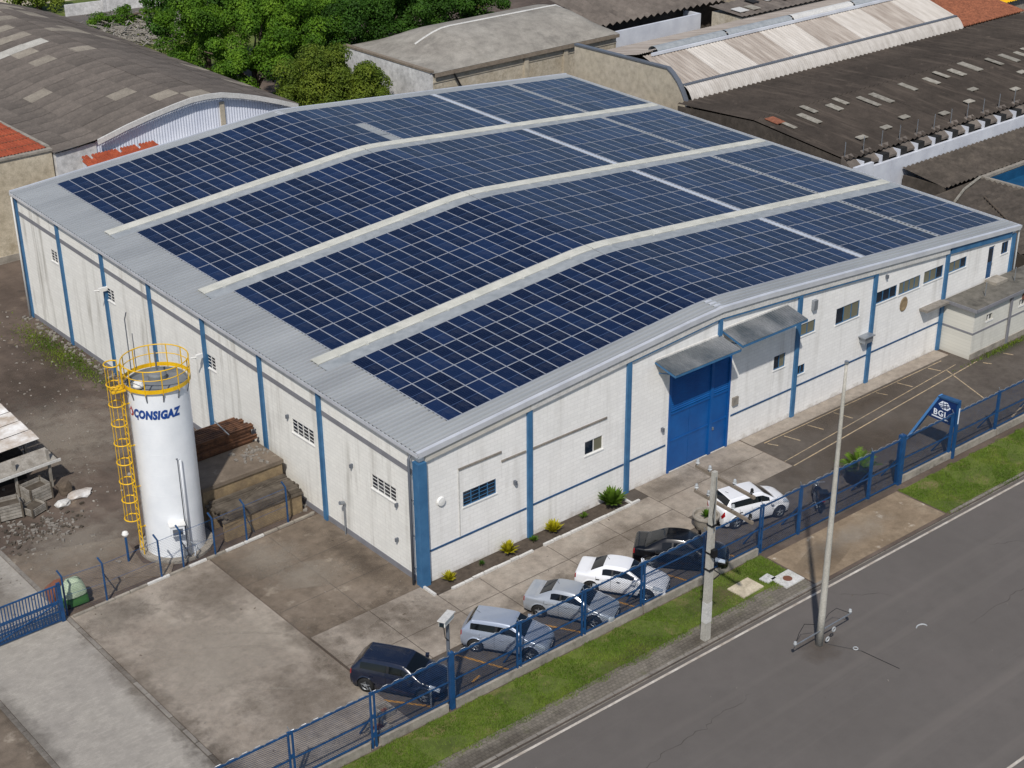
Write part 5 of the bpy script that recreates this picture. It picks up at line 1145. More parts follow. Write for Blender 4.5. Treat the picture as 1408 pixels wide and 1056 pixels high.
# beams poking out, rubble
q = MB(); r2 = random.Random(4)
for i in range(240):
    x = r2.gauss(-11.0, 1.15); y = r2.gauss(15.9, .75); s = r2.uniform(.03, .12)
    if not (-14 < x < -7.5): continue
    q.obox((x, y, s*.3), s*r2.uniform(.8, 2.4), s, s*.8, r2.uniform(0, 3), 0 if r2.random() < .6 else 1, r2.uniform(-.3, .3))
tag(q.build('rubble', ['kerb_concrete', 'old_timber']), 'scattered broken concrete and timber rubble in the dirt yard', 'rubble', kind='stuff')
q = MB(); r2 = random.Random(5)
for i in range(900):
    x, y = r2.uniform(-20, -.5), r2.uniform(9, 48); s = r2.uniform(.02, .09)*(2 if r2.random() < .04 else 1)
    if -8.5 < x and 8.5 < y < 16: continue
    q.obox((x, y, s*.2), s*1.5, s, s*.6, r2.uniform(0, 3), r2.choice((0, 0, 1)), r2.uniform(-.2, .2))
tag(q.build('dirt_yard_litter', ['kerb_concrete', 'weathered_board']), 'small stones and litter strewn over the dirt yard', 'litter', kind='stuff')
# base strip of rubble along the left wall
q = MB()
for i in range(260):
    y = rnd.uniform(8.5, 40.5); x = -abs(rnd.gauss(.35, .22)); s = rnd.uniform(.05, .16); q.obox((x, y, .02), s*1.6, s, s*.7, rnd.uniform(0, 3), 0)
tag(q.build('wall_foot_gravel', 'kerb_concrete'), 'strip of gravel and broken concrete along the foot of the side wall', 'gravel', kind='stuff')
# machine under a green cover by the gate
GM = thing('covered_machine', 'machine under a pale and green cover beside the blue driveway gate', 'covered machine', (-12.4, 8.95, 0))
def drape(z0, z1, sx, sy_, m, name, seed):
    from mathutils import noise as mn
    rows = []
    for k in range(9):
        t = k/8; z = z0+(z1-z0)*t; w = 1-.55*t**2.2; row = []
        for a in np.linspace(0, 2*math.pi, 25):
            f = w*(1+.10*mn.noise(Vector((math.cos(a)*2, math.sin(a)*2, t*2+seed)))); e = abs(math.cos(a))**.6*math.copysign(1, math.cos(a)), abs(math.sin(a))**.6*math.copysign(1, math.sin(a))
            row.append((-12.4+e[0]*sx*f, 9.05+e[1]*sy_*f, z+.05*mn.noise(Vector((a, t*3, seed)))))
        rows.append(row)
    rows.append([(-12.4, 9.05, z1+.04)]*25)
    q = MB(); q.grid(rows); q.build(name, m, GM, smooth=True)
drape(.5, 1.22, .56, .42, 'pale_cloth', 'cover', 1); drape(.1, .62, .64, .48, 'green_cloth', 'skirt', 4)
for x in (-12.85, -11.85): q = MB(); q.tube([(x-.06, 8.75, .16), (x+.06, 8.75, .16)], .16, 12); q.build('wheel', 'rubber', GM)
lump('brush_bundle', 'brown bundle of brush behind the covered machine', 'brush', (-12.9, 9.75, 0), .5, 'red_brown', 21, (1, .7, 1.3))
# manhole covers and boards on the verge
for (p_, s, rz_, m, lab) in (((10.65, -9.6), (1.35, .95), .02, 'beige_render', 'large pale concrete cover slab in the street verge'), ((12.6, -10.35), (1.2, .95), .0, 'fascia_white', 'white manhole slab with dark centre beside the entrance ramp'), ((11.95, -9.75), (.6, .5), .1, 'old_white', 'small white concrete slab between the two verge covers')):
    q = MB(); q.obox((p_[0], p_[1], .03), s[0], s[1], .07, rz_); o = tag(q.build('cover_slab', m, origin=(p_[0], p_[1], 0)), lab, 'slab')
    if m == 'fascia_white': q = MB(); q.lathe([(0, .075), (.22, .072), (.22, .06)], (p_[0], p_[1], 0), 16); q.build('lid', 'red_brown', o)
# inspection boxes by the fence at the left
for (x, y, s, lab) in ((-7.5, -6.9, .8, 'broken concrete inspection box behind the fence'), (-6.7, -6.2, .65, 'grey concrete block near the navy car')):
    q = MB(); q.box(x-s/2, x+s/2, y-s/2, y-s/2+.12, 0, .32); q.box(x-s/2, x+s/2, y+s/2-.12, y+s/2, 0, .32); q.box(x-s/2, x-s/2+.12, y-s/2+.12, y+s/2-.12, 0, .3); q.box(x+s/2-.12, x+s/2, y-s/2+.12, y+s/2-.12, 0, .28); o = tag(q.build('inspection_box', 'plinth_concrete', origin=(x, y, 0)), lab, 'concrete box')
    q = MB(); q.box(x-s/2+.12, x+s/2-.12, y-s/2+.12, y+s/2-.12, .0, .1); q.build('fill', 'red_brown', o)
# satellite-like grey board and plant tub next to the white car
TB = thing('round_planter', 'round grey concrete planter with green plant behind the white car', 'planter', (12.95, -5.0, 0))
q = MB(); q.lathe([(.38, 0), (.52, .35), (.6, .75), (.66, .78), (.66, .86), (.56, .86), (.54, .7), (0, .68)], (12.95, -5.0, 0), 24); q.build('bowl', 'plinth_concrete', TB, smooth=False)
def tuft(name, m, c, n, L, w, parent=None, seed=1, up=.6, droop=.5):
    r_ = random.Random(seed); q = MB()
    for i in range(n):
        a = r_.uniform(0, 2*math.pi); e = r_.uniform(up, 1.45); l = L*r_.uniform(.7, 1.1); d = Vector((math.cos(a)*math.cos(e), math.sin(a)*math.cos(e), math.sin(e))); sd = Vector((-math.sin(a), math.cos(a), 0))*w
        p0 = Vector(c); p1 = p0+d*l*.55; p2 = p0+d*l+Vector((0, 0, -droop*l*.35*math.cos(e)))
        q.add([p0-sd*.4, p0+sd*.4, p1+sd, p1-sd, p2], [(0, 1, 2, 3), (3, 2, 4)])
    return q.build(name, m, parent)
tuft('plant', 'leaf_bright', (12.95, -5.0, .7), 60, .45, .05, TB, 5)
# bed plants
for (x, s, m, lab) in ((1.06, .42, 'leaf_yellow', 'small yellow spiky plant nearest the blue corner pilaster'), (4.55, .55, 'leaf_yellow', 'yellow leafed plant left of the first wall pilaster'), (7.35, .55, 'leaf_yellow', 'yellow leafed plant right of the first wall pilaster'), (11.1, .85, 'leaf_palm', 'large green cycad at the door end of the planting bed'), (2.95, .25, 'leaf_dark', 'tiny dark green weed between the yellow bed plants'), (6.1, .3, 'leaf_bright', 'small green sprig at the foot of the first pilaster'), (9.3, .3, 'leaf_palm', 'low green sprout in the middle of the bed')):
    T_ = thing('bed_plant', lab, 'plant', (x, -.5, .03), 'plants in the bed along the front wall')
    tuft('leaves', m, (x, -.5, .05), int(90*s/.5) if s > .35 else 40, s*1.25, .06*s/.5, T_, int(x*10))
    q = MB(); q.tube([(x, -.5, .0), (x, -.5, .15)], .05, 6); q.build('stem', 'bark', T_)
# potted palm by the fence
PP = thing('potted_palm', 'bushy green palm in a dark square planter behind the street fence', 'potted palm', (21.9, -6.9, 0))
q = MB(); q.hexa([(21.55, -7.25, 0), (22.25, -7.25, 0), (22.25, -6.55, 0), (21.55, -6.55, 0), (21.45, -7.35, .75), (22.35, -7.35, .75), (22.35, -6.45, .75), (21.45, -6.45, .75)]); q.build('planter', 'black_plastic', PP)
r_ = random.Random(8); q = MB()
for i in range(34):
    a = r_.uniform(0, 6.28); e = r_.uniform(.45, 1.4); L = r_.uniform(.9, 1.5); d = Vector((math.cos(a)*math.cos(e), math.sin(a)*math.cos(e), math.sin(e))); p0 = Vector((21.9, -6.9, .75)); sd = Vector((-math.sin(a), math.cos(a), 0))
    for k in range(10):
        t = .25+.75*k/10; p_ = p0+d*L*t+Vector((0, 0, -.35*t*t*L*math.cos(e)))
        for s in (-1, 1):
            tip = p_+sd*s*.3*(1-.5*t)+d*.16+Vector((0, 0, -.05)); q.add([p_, p_+d*.07, tip], [(0, 1, 2)])
q.build('fronds', 'leaf_palm', PP); q = MB(); q.tube([(21.9, -6.9, .6), (21.9, -6.9, 1.3)], .06, 6); q.build('stem', 'bark', PP)

# ================================================================== cars
def catmull(P, m):
    P = np.array(P, float); n = len(P); out = []
    for i in range(n-1):
        p0 = P[max(i-1, 0)]; p1 = P[i]; p2 = P[i+1]; p3 = P[min(i+2, n-1)]
        for k in range(m):
            t = k/m; out.append(.5*((2*p1)+(-p0+p2)*t+(2*p0-5*p1+4*p2-p3)*t*t+(-p0+3*p1-3*p2+p3)*t**3))
    out.append(P[-1]); return np.array(out)
def car_stations(kind):
    if kind == 'sedan':
        L, w, H = 4.2, .84, 1.44
        # x, halfwidth, shoulder z, belt z, rail y, rail z, top y, top z(centre)
        S_ = [(-2.10, .58, .52, .58, .45, .60, .25, .61), (-2.06, .74, .66, .80, .60, .86, .35, .88), (-1.95, .80, .72, .89, .64, .95, .4, .97), (-1.62, .83, .74, .91, .62, .97, .42, .995),
              (-1.46, .84, .74, .91, .62, 1.0, .42, 1.03), (-.80, .84, .74, .91, .53, 1.29, .38, 1.36), (-.52, .84, .74, .91, .52, 1.345, .38, 1.405), (-.15, .84, .73, .90, .53, 1.35, .38, 1.415), (.22, .84, .72, .89, .54, 1.32, .38, 1.39),
              (.40, .84, .72, .88, .56, 1.25, .40, 1.32), (1.10, .83, .70, .86, .68, .90, .45, .955), (1.20, .82, .69, .83, .63, .885, .42, .925), (1.62, .80, .64, .74, .56, .80, .35, .83), (1.9, .74, .57, .65, .50, .70, .3, .72), (2.05, .62, .48, .54, .42, .58, .25, .59), (2.10, .50, .43, .47, .35, .49, .2, .50)]
        idx = dict(rg=(4, 5), ws=(9, 10), side=(4, 10), bp=(7, .3))
    else:
        S_ = [(-1.92, .60, .55, .62, .45, .66, .25, .67), (-1.88, .76, .70, .86, .62, .92, .35, .95), (-1.80, .80, .78, .95, .68, 1.02, .42, 1.05), (-1.72, .82, .79, .96, .67, 1.10, .45, 1.14),
              (-1.45, .83, .80, .97, .60, 1.38, .44, 1.43), (-1.30, .835, .80, .97, .59, 1.41, .43, 1.465), (-.8, .84, .79, .96, .59, 1.43, .43, 1.49), (-.25, .84, .78, .95, .59, 1.43, .43, 1.495), (.25, .84, .77, .94, .60, 1.40, .43, 1.465),
              (.42, .84, .77, .93, .61, 1.33, .44, 1.39), (1.05, .83, .75, .92, .71, .97, .46, 1.03), (1.15, .82, .74, .89, .67, .95, .43, 1.0), (1.5, .80, .70, .82, .60, .88, .36, .91), (1.76, .75, .62, .71, .52, .77, .3, .79), (1.9, .64, .52, .58, .44, .63, .25, .64), (1.95, .52, .45, .50, .36, .53, .2, .54)]
        idx = dict(rg=(3, 4), ws=(9, 10), side=(3, 10), bp=(7, .0))
    return S_, idx
MU, MV = 5, 4
def make_car(kind, pm, label, loc, heading, sc=1.0, zs=1.0, group='cars parked behind the street fence'):
    S_, ix = car_stations(kind); sec = []
    for (x, w, zsx, zb, yr, zr, yt, zt) in S_:
        zlo = .21 if -1.8 < x < 1.8 else .28
        sec.append([(x, w*.93, zlo), (x, w*.985, zlo+.16), (x, w, (zlo+.16+zsx)/2), (x, w*.975, zsx), (x, w*.93, zb), (x, yr, zr), (x, yt, zt-.012 if zt > 1.2 else zt-.01), (x, 0, zt)])
    sec = np.array(sec); sec[:, :, 2] *= zs
    U = catmull(sec, MU); U = np.array([catmull(s, MV) for s in U]); nu, nv = U.shape[:2]
    U[:, -1, 1] = 0
    wx = (-1.28, 1.27) if kind == 'sedan' else (-1.2, 1.22); wr = .315; ar = .38
    for cx in wx:
        for i in range(nu):
            for j in range(0, int(nv*.5)):
                dx_, dz_ = U[i, j, 0]-cx, U[i, j, 2]-wr; d = math.hypot(dx_, dz_)
                if ar*.80 < d < ar*1.18 and dz_ > -.1: U[i, j, 0] = cx+dx_/d*ar; U[i, j, 2] = wr+dz_/d*ar
    T_ = thing('parked_car', label, 'car', loc, group, heading); T_.scale = (sc, sc, sc)
    body = MB(); part = {}
    def put(k, quad):
        part.setdefault(k, MB()).add(quad, [(0, 1, 2, 3)])
    seamu = []
    for i in range(nu-1):
        ui = (i+.5)/MU
        for j in range(nv-1):
            vj = (j+.5)/MV; q = [U[i, j], U[i+1, j], U[i+1, j+1], U[i, j+1]]; c = np.mean(q, axis=0)
            if vj < 3.2 and any(math.hypot(c[0]-cx, c[2]-wr) < ar*.985 for cx in wx): continue
            key = None
            a, bb = ix['rg']
            if a+.15 < ui < bb-.05 and vj > 5.15: key = 'rear_window'
            a, bb = ix['ws']
            if a+.05 < ui < bb-.1 and vj > 5.15: key = 'windshield'
            a, bb = ix['side']
            if a+.9 < ui < bb-.55 and 4.13 < vj < 4.86:
                key = 'side_window_a' if c[0] < -.32 else 'side_window_b'
                if abs(c[0]+.32) < .05: key = 'pillar'
            n_ = len(S_)
            if ui > n_-4.2 and ui < n_-2.6 and 3.05 < vj < 4.6 : key = 'headlight'
            if .25 < ui < 1.9 and 3.0 < vj < 4.4: key = 'taillight'
            if ui > n_-1.9 and vj < 3 and vj > 1.6 and c[1] < .42*.84/.5: key = key
            for s in (1, -1):
                qq = [(p[0], s*p[1], p[2]) for p in q]
                if s < 0: qq = qq[::-1]
                if key in ('side_window_a', 'side_window_b', 'headlight', 'taillight', 'pillar'): put((key, s), qq)
                elif key: put((key, 0), qq)
                else: body.add(qq, [(0, 1, 2, 3)])
    for i in (0, nu-1):
        ring_ = [tuple(U[i, j]) for j in range(nv)]+[(U[i, j, 0], -U[i, j, 1], U[i, j, 2]) for j in range(nv-2, -1, -1)]; body.add(ring_, [tuple(range(len(ring_)))])
    def weld(o):
        bm_ = bmesh.new(); bm_.from_mesh(o.data); bmesh.ops.remove_doubles(bm_, verts=bm_.verts, dist=.0015); bmesh.ops.recalc_face_normals(bm_, faces=bm_.faces); bm_.to_mesh(o.data); bm_.free(); o.data.polygons.foreach_set('use_smooth', [True]*len(o.data.polygons)); o.data.update()
        return o
    bo = weld(body.build('body', pm, T_, local=True))
    nm = {'rear_window': ('rear_window', 'car_glass'), 'windshield': ('windshield', 'car_glass'), 'side_window_a': ('side_window', 'car_glass'), 'side_window_b': ('side_window', 'car_glass'), 'pillar': ('door_pillar', 'black_plastic'), 'headlight': ('headlight', 'head_glass'), 'taillight': ('taillight', 'tail_red')}
    for (k, s), mb in part.items(): weld(mb.build(nm[k][0], nm[k][1], T_, local=True))
    ub = MB(); ub.box(-1.75, 1.75, -.6, .6, .16, .5); [ub.tube([(cx, -.74, wr), (cx, .74, wr)], ar, 14) for cx in wx]; ub.build('underbody', 'rubber', T_, local=True)
    for cx in wx:
        for s in (-1, 1):
            q = MB(); prf = [(.18, -.09), (.285, -.1), (.315, -.07), (.315, .07), (.285, .1), (.18, .09)]; q.lathe(prf, n=20); q.v = [(cx+x, s*.76+z*s, wr+y) for x, y, z in q.v]; wh = q.build('wheel', 'rubber', T_, local=True, smooth=True); wh.name = 'wheel'
            q = MB(); q.lathe([(.0, .06), (.05, .06), (.06, .045)], n=12); q.v = [(cx+x, s*(.79+z), wr+y) for x, y, z in q.v]
            for k in range(5):
                a = k*2*math.pi/5+.3; c_, s__ = math.cos(a), math.sin(a); q.beam((cx+c_*.03, s*.835, wr+s__*.03), (cx+c_*.2, s*.845, wr+s__*.2), .02, .055, up=(0, 1, 0))
            q2 = MB(); q2.lathe([(.18, .05), (.2, .07), (.205, .04)], n=20); q.add([(cx+x, s*(.78+z), wr+y) for x, y, z in q2.v], q2.f)
            o = q.build('rim', 'alloy', wh, local=True); 
            q = MB(); q.lathe([(0, .0), (.18, .0)], n=16); q.v = [(cx+x, s*.80, wr+y) for x, y, z in q.v]; q.build('brake_disc', 'wheel_dark', wh, local=True)
    # details: mirrors, handles, seams, grille, plates
    for s in (-1, 1):
        q = MB(); q.obox((.72, s*.93, .99*zs), .14, .2, .14, s*.25); q.build('mirror', pm, T_, local=True)
        for xh in (-.95, .0): q = MB(); q.obox((xh-.02, s*.835, .80*zs), .16, .03, .035); q.build('door_handle', pm if pm != 'paint_white' else 'black_plastic', T_, local=True)
        sm_ = MB()
        for xs_ in (-.36, .78, -1.02 if kind == 'sedan' else -1.0):
            i = int(np.argmin(abs(U[:, 10, 0]-xs_)))
            for j in range(3, 4*MV):
                p_, p2 = U[i, j], U[i, j+1]
                if any(math.hypot(p_[0]-cx, p_[2]-wr) < ar+.03 for cx in wx): continue
                sm_.add([(p_[0]-.007, s*(p_[1]+.004), p_[2]), (p_[0]+.007, s*(p_[1]+.004), p_[2]), (p2[0]+.007, s*(p2[1]+.004), p2[2]), (p2[0]-.007, s*(p2[1]+.004), p2[2])], [(0, 1, 2, 3)])
        sm_.build('door_seam', 'black_plastic', T_, local=True)
        q = MB(); q.box(-.9, .9, s*.775-.02, s*.775+.02, .18, .235); q.build('sill_trim', 'black_plastic', T_, local=True)
    xn = U[-1, 8, 0]
    q = MB(); q.box(xn-.09, xn+.012, -.42, .42, .30, .40); q.box(xn-.06, xn+.012, -.34, .34, .50, .545); q.build('grille', 'black_plastic', T_, local=True)
    q = MB(); q.box(xn+.008, xn+.02, -.2, .2, .42, .5); q.build('number_plate', 'fascia_white', T_, local=True)
    xt = U[0, 8, 0]
    q = MB(); q.box(xt-.02, xt+.004, -.2, .2, .47, .57); q.build('number_plate', 'fascia_white', T_, local=True)
    q = MB(); q.box(xt-.01, xt+.1, -.5, .5, .30, .38); q.build('rear_trim', 'black_plastic', T_, local=True)
    for s in (-1, 1): q = MB(); q.tube([(1.03, s*.1, .985*zs), (.86, s*.42, 1.075*zs)], .012, 4); q.build('wiper', 'black_plastic', T_, local=True)
    q = MB(); q.tube([(-1.2 if kind != 'sedan' else -.6, 0, 1.47*zs if kind != 'sedan' else 1.42*zs), (-1.4 if kind != 'sedan' else -.75, 0, 1.6*zs)], .008, 4); q.build('aerial', 'black_plastic', T_, local=True)
    return T_
def park(kind, pm, label, rear, front, sc=1., zs=1., back=.3):
    r0 = Vector(rear); f0 = Vector(front); d = (f0-r0).normalized(); left = Vector((-d.y, d.x)); c = (r0+f0)/2+left*.76*sc-d*back
    make_car(kind, pm, label, (c.x, c.y, .008), math.atan2(d.y, d.x), sc, zs)
park('hatch', 'paint_navy', 'dark navy hatchback beside the camera post', (-6.26, -4.74), (-4.88, -7.0), 1.03, .96)
park('hatch', 'paint_silver_blue', 'silver blue hatchback parked between the navy car and the silver sedan', (-1.18, -5.61), (.12, -7.55), .98)
park('sedan', 'paint_silver', 'silver grey sedan parked next to the white sedan', (2.48, -5.52), (3.66, -7.6), .97)
park('sedan', 'paint_white', 'white sedan parked between the silver sedan and the black car', (5.6, -5.87), (6.95, -7.92), .98, 1., .62)
park('sedan', 'paint_black', 'black sedan parked behind the concrete utility pole', (9.0, -6.15), (10.5, -8.0), 1.03, 1.04, .5)
park('hatch', 'paint_white', 'white compact car parked along the fence beside the round planter', (14.1, -5.85), (16.45, -6.5), 1.0, 1.04, 0)

# ================================================================== motorcycle behind the gate
MC = thing('motorcycle', 'black motorcycle parked behind the street fence near the palm', 'motorcycle', (18.7, -7.0, 0), rz=math.radians(52))
def wheel_m(cx):
    q = MB(); q.lathe([(.24, -.05), (.30, -.06), (.31, 0), (.30, .06), (.24, .05), (.24, -.05)], n=20); q.v = [(cx+x, z, .31+y) for x, y, z in q.v]; o = q.build('wheel', 'rubber', MC, local=True, smooth=True)
    q = MB(); q.lathe([(.0, -.03), (.05, -.05), (.05, .05), (0, .03)], n=10); q.v = [(cx+x, z, .31+y) for x, y, z in q.v]
    for k in range(6):
        a = k*math.pi/3; q.beam((cx, 0, .31), (cx+.25*math.cos(a), 0, .31+.25*math.sin(a)), .02, .03, up=(0, 1, 0))
    q.build('rim', 'alloy', o, local=True)
wheel_m(-.66); wheel_m(.66)
q = MB(); q.obox((0, 0, .42), .5, .3, .34); q.tube([(-.3, .16, .35), (-.85, .2, .4)], .05, 8); q.build('engine', 'steel', MC, local=True)
q = MB(); q.lathe([(0, -.32), (.12, -.28), (.18, -.1), (.17, .15), (.08, .3), (0, .32)], n=14); q.v = [(.12+z, y*1.05, .84+x*.9) for x, y, z in q.v]; q.build('fuel_tank', 'paint_black', MC, local=True, smooth=True)
q = MB(); q.hexa([(-.85, -.1, .82), (-.1, -.15, .76), (-.1, .15, .76), (-.85, .1, .82), (-.9, -.12, .95), (-.1, -.14, .88), (-.1, .14, .88), (-.9, .12, .95)]); q.build('seat', 'rubber', MC, local=True)
q = MB(); q.obox((-.98, 0, 1.15), .42, .46, .36); q.build('top_box', 'paint_black', MC, local=True)
q = MB(); q.tube([(.66, .1, .31), (.42, .1, .95)], .03, 8); q.tube([(.66, -.1, .31), (.42, -.1, .95)], .03, 8); q.tube([(.3, -.38, 1.12), (.4, -.2, 1.06), (.4, .2, 1.06), (.3, .38, 1.12)], .02, 8); q.build('fork_and_handlebar', 'steel', MC, local=True)
q = MB(); q.lathe([(0, .1), (.1, .06), (.11, -.04), (0, -.08)], n=12); q.v = [(.55+z, x, .95+y) for x, y, z in q.v]; q.build('headlamp', 'head_glass', MC, local=True)
q = MB(); q.obox((-.66, 0, .66), .5, .16, .03); q.obox((.66, 0, .65), .4, .14, .03); q.build('mudguard', 'paint_black', MC, local=True)
q = MB(); q.obox((-1.08, 0, .86), .05, .18, .08); q.build('taillight', 'tail_red', MC, local=True)
q = MB(); q.tube([(-.1, .1, .3), (-.05, .36, .0)], .018, 6); q.build('kickstand', 'steel', MC, local=True)

# ================================================================== vegetation
def tree(name, label, base, H, crown, m, seed, n_leaf=9000, leaf=.34, group='trees behind the warehouse'):
    """crown: list of (cx, cy, cz, rx, ry, rz) lobes; leaves sit in the shells of many small clumps"""
    r_ = random.Random(seed); T_ = thing(name, label, 'tree', (base[0], base[1], 0), group)
    q = MB(); top = Vector((base[0], base[1], H*.55)); q.tube([(base[0], base[1], 0), (base[0]+.1, base[1], H*.3), tuple(top)], [.38, .3, .2], 9)
    for (cx, cy, cz, rx, ry_, rz_) in crown: q.tube([tuple(Vector((base[0]+.05, base[1], H*.33))), tuple((top+Vector((cx, cy, cz)))/2), (cx, cy, cz)], [.17, .11, .04], 6)
    q.build('trunk', 'bark', T_)
    clumps = []
    tot = sum(c[3]*c[4]*c[5] for c in crown)
    for c in crown:
        k = max(7, int(44*(c[3]*c[4]*c[5]/tot)*len(crown)**.6))
        for i in range(k):
            d = Vector((r_.gauss(0, 1), r_.gauss(0, 1), r_.gauss(.25, 1))).normalized(); t = r_.uniform(.6, 1.05)
            clumps.append((c[0]+d.x*c[3]*t, c[1]+d.y*c[4]*t, c[2]+d.z*c[5]*t, r_.uniform(.6, 1.25)*min(1.15, .22*(c[3]+c[5])), d))
    q = MB(); per = max(12, int(n_leaf*1.5)//len(clumps)); V = []; Fc = []
    for (x, y, z, rr, dd) in clumps:
        for i in range(per):
            d = Vector((r_.gauss(0, 1), r_.gauss(0, 1), r_.gauss(.35, .9))).normalized(); t = rr*r_.uniform(.65, 1.05)
            p_ = Vector((x+d.x*t, y+d.y*t, z+d.z*t*.75)); nrm = (d+Vector((r_.gauss(0, .5), r_.gauss(0, .5), r_.gauss(.4, .4)))).normalized()
            a = nrm.cross(Vector((r_.gauss(0, 1), r_.gauss(0, 1), r_.gauss(0, 1)))).normalized(); b2 = nrm.cross(a); s = leaf*r_.uniform(.5, 1.05)*.42; k = len(V)
            V += [tuple(p_-a*s), tuple(p_-b2*s*.6+nrm*.04), tuple(p_+a*s), tuple(p_+b2*s*.6+nrm*.04)]; Fc.append((k, k+1, k+2, k+3))
    q.v = V; q.f = Fc; q.m = [0]*len(Fc); q.build('crown', m, T_); return T_
tree('broad_tree', 'large bright green tree beside the arched shed', (32.5, 66, 0), 10, [(29.6, 69, 6.6, 3.0, 3.2, 3.6), (33.0, 66, 8.0, 3.4, 3.2, 3.6), (36.4, 64.2, 8.0, 3.0, 3.0, 3.6), (32.0, 63.5, 5.0, 3.2, 2.6, 3.2), (35.4, 67.5, 10.4, 3.4, 3.2, 3.4), (30.4, 72.5, 7.6, 2.8, 3, 3.4), (29.2, 65.0, 4.0, 2.0, 2.2, 2.6)], 'leaf_bright', 2, 60000, .34)
tree('olive_tree', 'rounded olive green tree close behind the warehouse back edge', (32.6, 53.6, 0), 8, [(31.2, 54.4, 6.9, 2.4, 2.4, 2.5), (33.6, 53.4, 6.2, 2.2, 2.2, 2.4), (35.0, 52.8, 4.6, 2.0, 2.0, 2.0), (32.6, 53.0, 4.4, 3.0, 2.2, 2.4), (29.8, 54.4, 5.2, 1.9, 2.0, 2.4)], 'leaf_olive', 3, 44000, .3)
tree('dark_tree', 'dark green tree behind the white end wall', (44.5, 64.5, 0), 10, [(42.6, 65.5, 8.0, 3.2, 3.0, 3.6), (46.8, 64.6, 7.8, 3.2, 2.8, 3.4), (39.8, 63.6, 6.6, 2.8, 2.6, 3.6), (44.5, 63.2, 5.5, 3.4, 2.2, 3.0)], 'leaf_dark', 5, 40000, .34)
tree('spreading_tree', 'spreading dark tree above the swept grey roof', (52.5, 64.5, 0), 9, [(50.2, 65, 7.6, 3.2, 2.8, 3.2), (54.6, 64.6, 7.2, 3.0, 2.6, 2.8), (52.3, 68.5, 9.4, 3.6, 3, 3.2), (57.4, 65.5, 7.0, 2.2, 2.4, 2.4)], 'leaf_dark', 6, 34000, .35)
tree('tall_tree', 'tall mid green tree between the olive and dark trees', (40, 71, 0), 12, [(38.4, 72, 9.5, 3.6, 3.4, 4.0), (42.4, 71, 9.5, 3.6, 3.2, 4.0), (38.6, 66.0, 7.0, 2.8, 2.6, 3.6), (46.0, 74, 10.5, 3.8, 3.2, 3.8)], 'leaf_bright', 8, 46000, .36)
tree('far_tree', 'leafy tree furthest back behind the tall trees', (50, 78, 0), 11, [(47, 78, 9.5, 4.2, 4, 4.4), (52, 77, 9.5, 4.2, 4, 4.2), (57, 75, 9, 4, 3.6, 4), (61.5, 73.5, 8.5, 3.8, 3.4, 3.6)], 'leaf_olive', 9, 34000, .42)
tree('backdrop_tree', 'broad green tree filling the gap behind the bright tree', (37, 82, 0), 11, [(34.5, 80, 8.5, 4, 4, 4.6), (39.5, 81, 9.5, 4, 4, 4.6), (44, 84, 10, 4, 4, 4.6)], 'leaf_dark', 15, 26000, .45)
tree('far_left_bush', 'round yellow green bush beyond the arched roof', (38.5, 122.5, 0), 4, [(37.6, 122.6, 1.9, 2.2, 2.0, 1.9), (39.8, 122.2, 1.7, 1.8, 1.8, 1.7)], 'leaf_olive', 12, 5000, .4, 'bushes by the back street')
tree('verge_bush', 'low bright bush on the verge below the white boundary wall', (42.5, 109.0, 0), 3, [(42.5, 109.0, 1.0, 1.6, 1.2, 1.0), (45, 108.4, .9, 1.4, 1.2, .9), (39.5, 109, .8, 1.6, 1.2, .8)], 'leaf_bright', 16, 4000, .3, 'bushes by the back street')
# telegraph pole by the back street
q = MB(); q.tube([(41.4, 98, 0), (41.4, 98, 9)], .14, 8); tag(q.build('street_pole', 'pole_wood', origin=(41.4, 98, 0)), 'thin timber pole beside the large bright tree', 'pole')
# brush heap behind the arched shed
q = MB(); r2 = random.Random(14)
for i in range(900):
    x = r2.uniform(36, 48); y = 104+(x-42)*.2+r2.gauss(0, 3.0); a = r2.uniform(0, 3.14); L = r2.uniform(.4, 1.8); z = abs(r2.gauss(0, .45)); q.beam((x, y, z), (x+L*math.cos(a), y+L*math.sin(a), max(.02, z+r2.uniform(-.3, .3))), .09, .07)
tag(q.build('brush_heap', 'weathered_board'), 'heap of dry cut branches by the back street', 'brush heap', kind='stuff')
sheet('back_grass', [(27, 84), (46, 84), (62, 101), (48, 108.5), (40, 109.4), (27, 116)], .006, 'grass_ground')
# rubble left on the concrete platform
q = MB(); r2 = random.Random(33)
for i in range(60):
    x, y = r2.gauss(-1.2, .45), r2.gauss(12.2, .5)
    if not (-4.7 < x < -.5 and 10.8 < y < 13.1): continue
    s_ = r2.uniform(.03, .13); q.obox((x, y, 2.14+s_*.3), s_*1.6, s_, s_*.8, r2.uniform(0, 3), 0, r2.uniform(-.3, .3))
tag(q.build('platform_rubble', 'kerb_concrete'), 'broken concrete rubble lying on the platform behind the tank', 'rubble', kind='stuff')
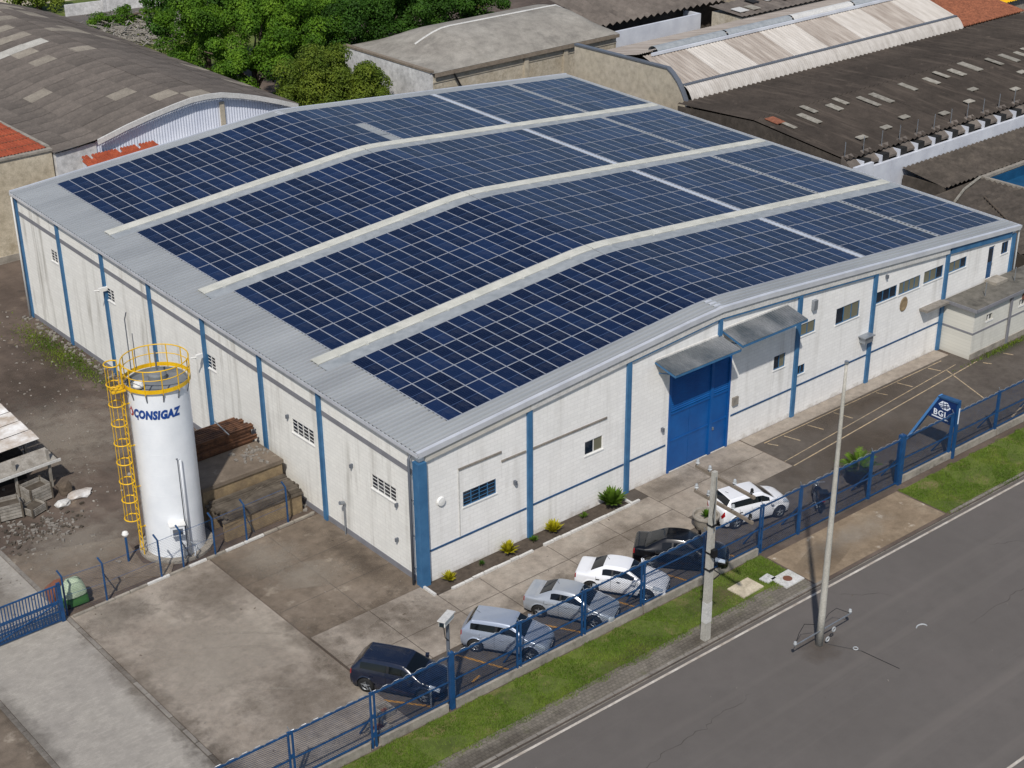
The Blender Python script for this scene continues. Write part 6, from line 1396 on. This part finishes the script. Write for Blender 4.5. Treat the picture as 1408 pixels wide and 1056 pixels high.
# grass blades on the verges
def grass(name, x0, x1, ya, yb, n, lab, seed):
    r_ = random.Random(seed); V = []; Fc = []
    from mathutils import noise as mn
    for i in range(n):
        x = r_.uniform(x0, x1); t = r_.uniform(-.02, 1.0) if r_.random() < .93 else r_.uniform(-.12, 0); y = ry(ya+(yb-ya)*t+.06*math.sin(x*3.1)+.05*math.sin(x*7.7+1), x)
        if mn.noise(Vector((x*.7, y*.7, 3.1))) < -.12 and r_.random() < .75: continue
        if 6.4 < x < 11.5 and r_.random() < .5: continue
        h = r_.uniform(.04, .11); a = r_.uniform(0, 6.28); w = .012; dx_, dy_ = math.cos(a)*w, math.sin(a)*w; k = len(V)
        V += [(x-dx_, y-dy_, 0), (x+dx_, y+dy_, 0), (x+r_.gauss(0, .03), y+r_.gauss(0, .03), h)]; Fc.append((k, k+1, k+2))
    q = MB(); q.v = V; q.f = Fc; q.m = [0]*len(Fc); return tag(q.build(name, 'grass_blade'), lab, 'grass', kind='stuff')
grass('verge_grass', -12.5, 13.2, -10.05, -7.95, 60000, 'mown grass along the fence and cobbles', 1)
grass('verge_grass', 22.8, 46, -11.0, -8.3, 60000, 'mown grass between the entrance ramp and the far fence', 2)
# weeds by the left wall and the annex
def weeds(name, lab, spots, m, seed):
    r_ = random.Random(seed); q = MB()
    for (cx, cy, sx, sy_, n) in spots:
        for i in range(n):
            x = r_.gauss(cx, sx); y = r_.gauss(cy, sy_); a = r_.uniform(0, 6.28); h = r_.uniform(.04, .16); w = .03; q.add([(x-w*math.cos(a), y-w*math.sin(a), 0), (x+w*math.cos(a), y+w*math.sin(a), 0), (x+r_.gauss(0, .06), y+r_.gauss(0, .06), h)], [(0, 1, 2)])
    tag(q.build(name, m), lab, 'weeds', kind='stuff')
weeds('wall_weeds', 'low weeds and moss in the dirt along the side wall', [(-1.2, 36.5, .5, 1.6, 900), (-1.1, 31.5, .45, 1.6, 800), (-1.3, 33.5, .5, 1.2, 500)], 'leaf_olive', 3)
weeds('annex_weeds', 'line of weeds at the foot of the annex plinth', [(41, -2.5, 1.6, .12, 500), (45, -2.5, 1.6, .12, 400)], 'leaf_olive', 4)
# litter on the road and yard
for (p_, lab) in (((14.2, -16.45), 'white curled strip lying on the road surface'),):
    q = MB(); q.tube([(p_[0]+.28*math.cos(a), p_[1]+.2*math.sin(a), -.1) for a in np.linspace(-.3, 2.4, 9)], .03, 5); tag(q.build('plastic_strip', 'porcelain'), lab, 'litter')
q = MB(); r2 = random.Random(9)
for i in range(50):
    x, y = r2.uniform(-12, 34), r2.uniform(-20, -12); s = r2.uniform(.012, .03); q.obox((x, y, -.112), s*r2.uniform(1, 5), s, .012, r2.uniform(0, 3), r2.choice((0, 1, 1, 1)))
for i in range(120):
    x, y = r2.uniform(-12.8, 12), r2.uniform(-7, 7.8)
    if x > -.5 and y > -1.2: continue
    s = r2.uniform(.015, .05); q.obox((x, y, .018), s*r2.uniform(1, 3), s, .015, r2.uniform(0, 3), r2.choice((0, 1)))
tag(q.build('ground_litter', ['kerb_concrete', 'bark']), 'scattered leaves and scraps on the road and yard', 'litter', kind='stuff')
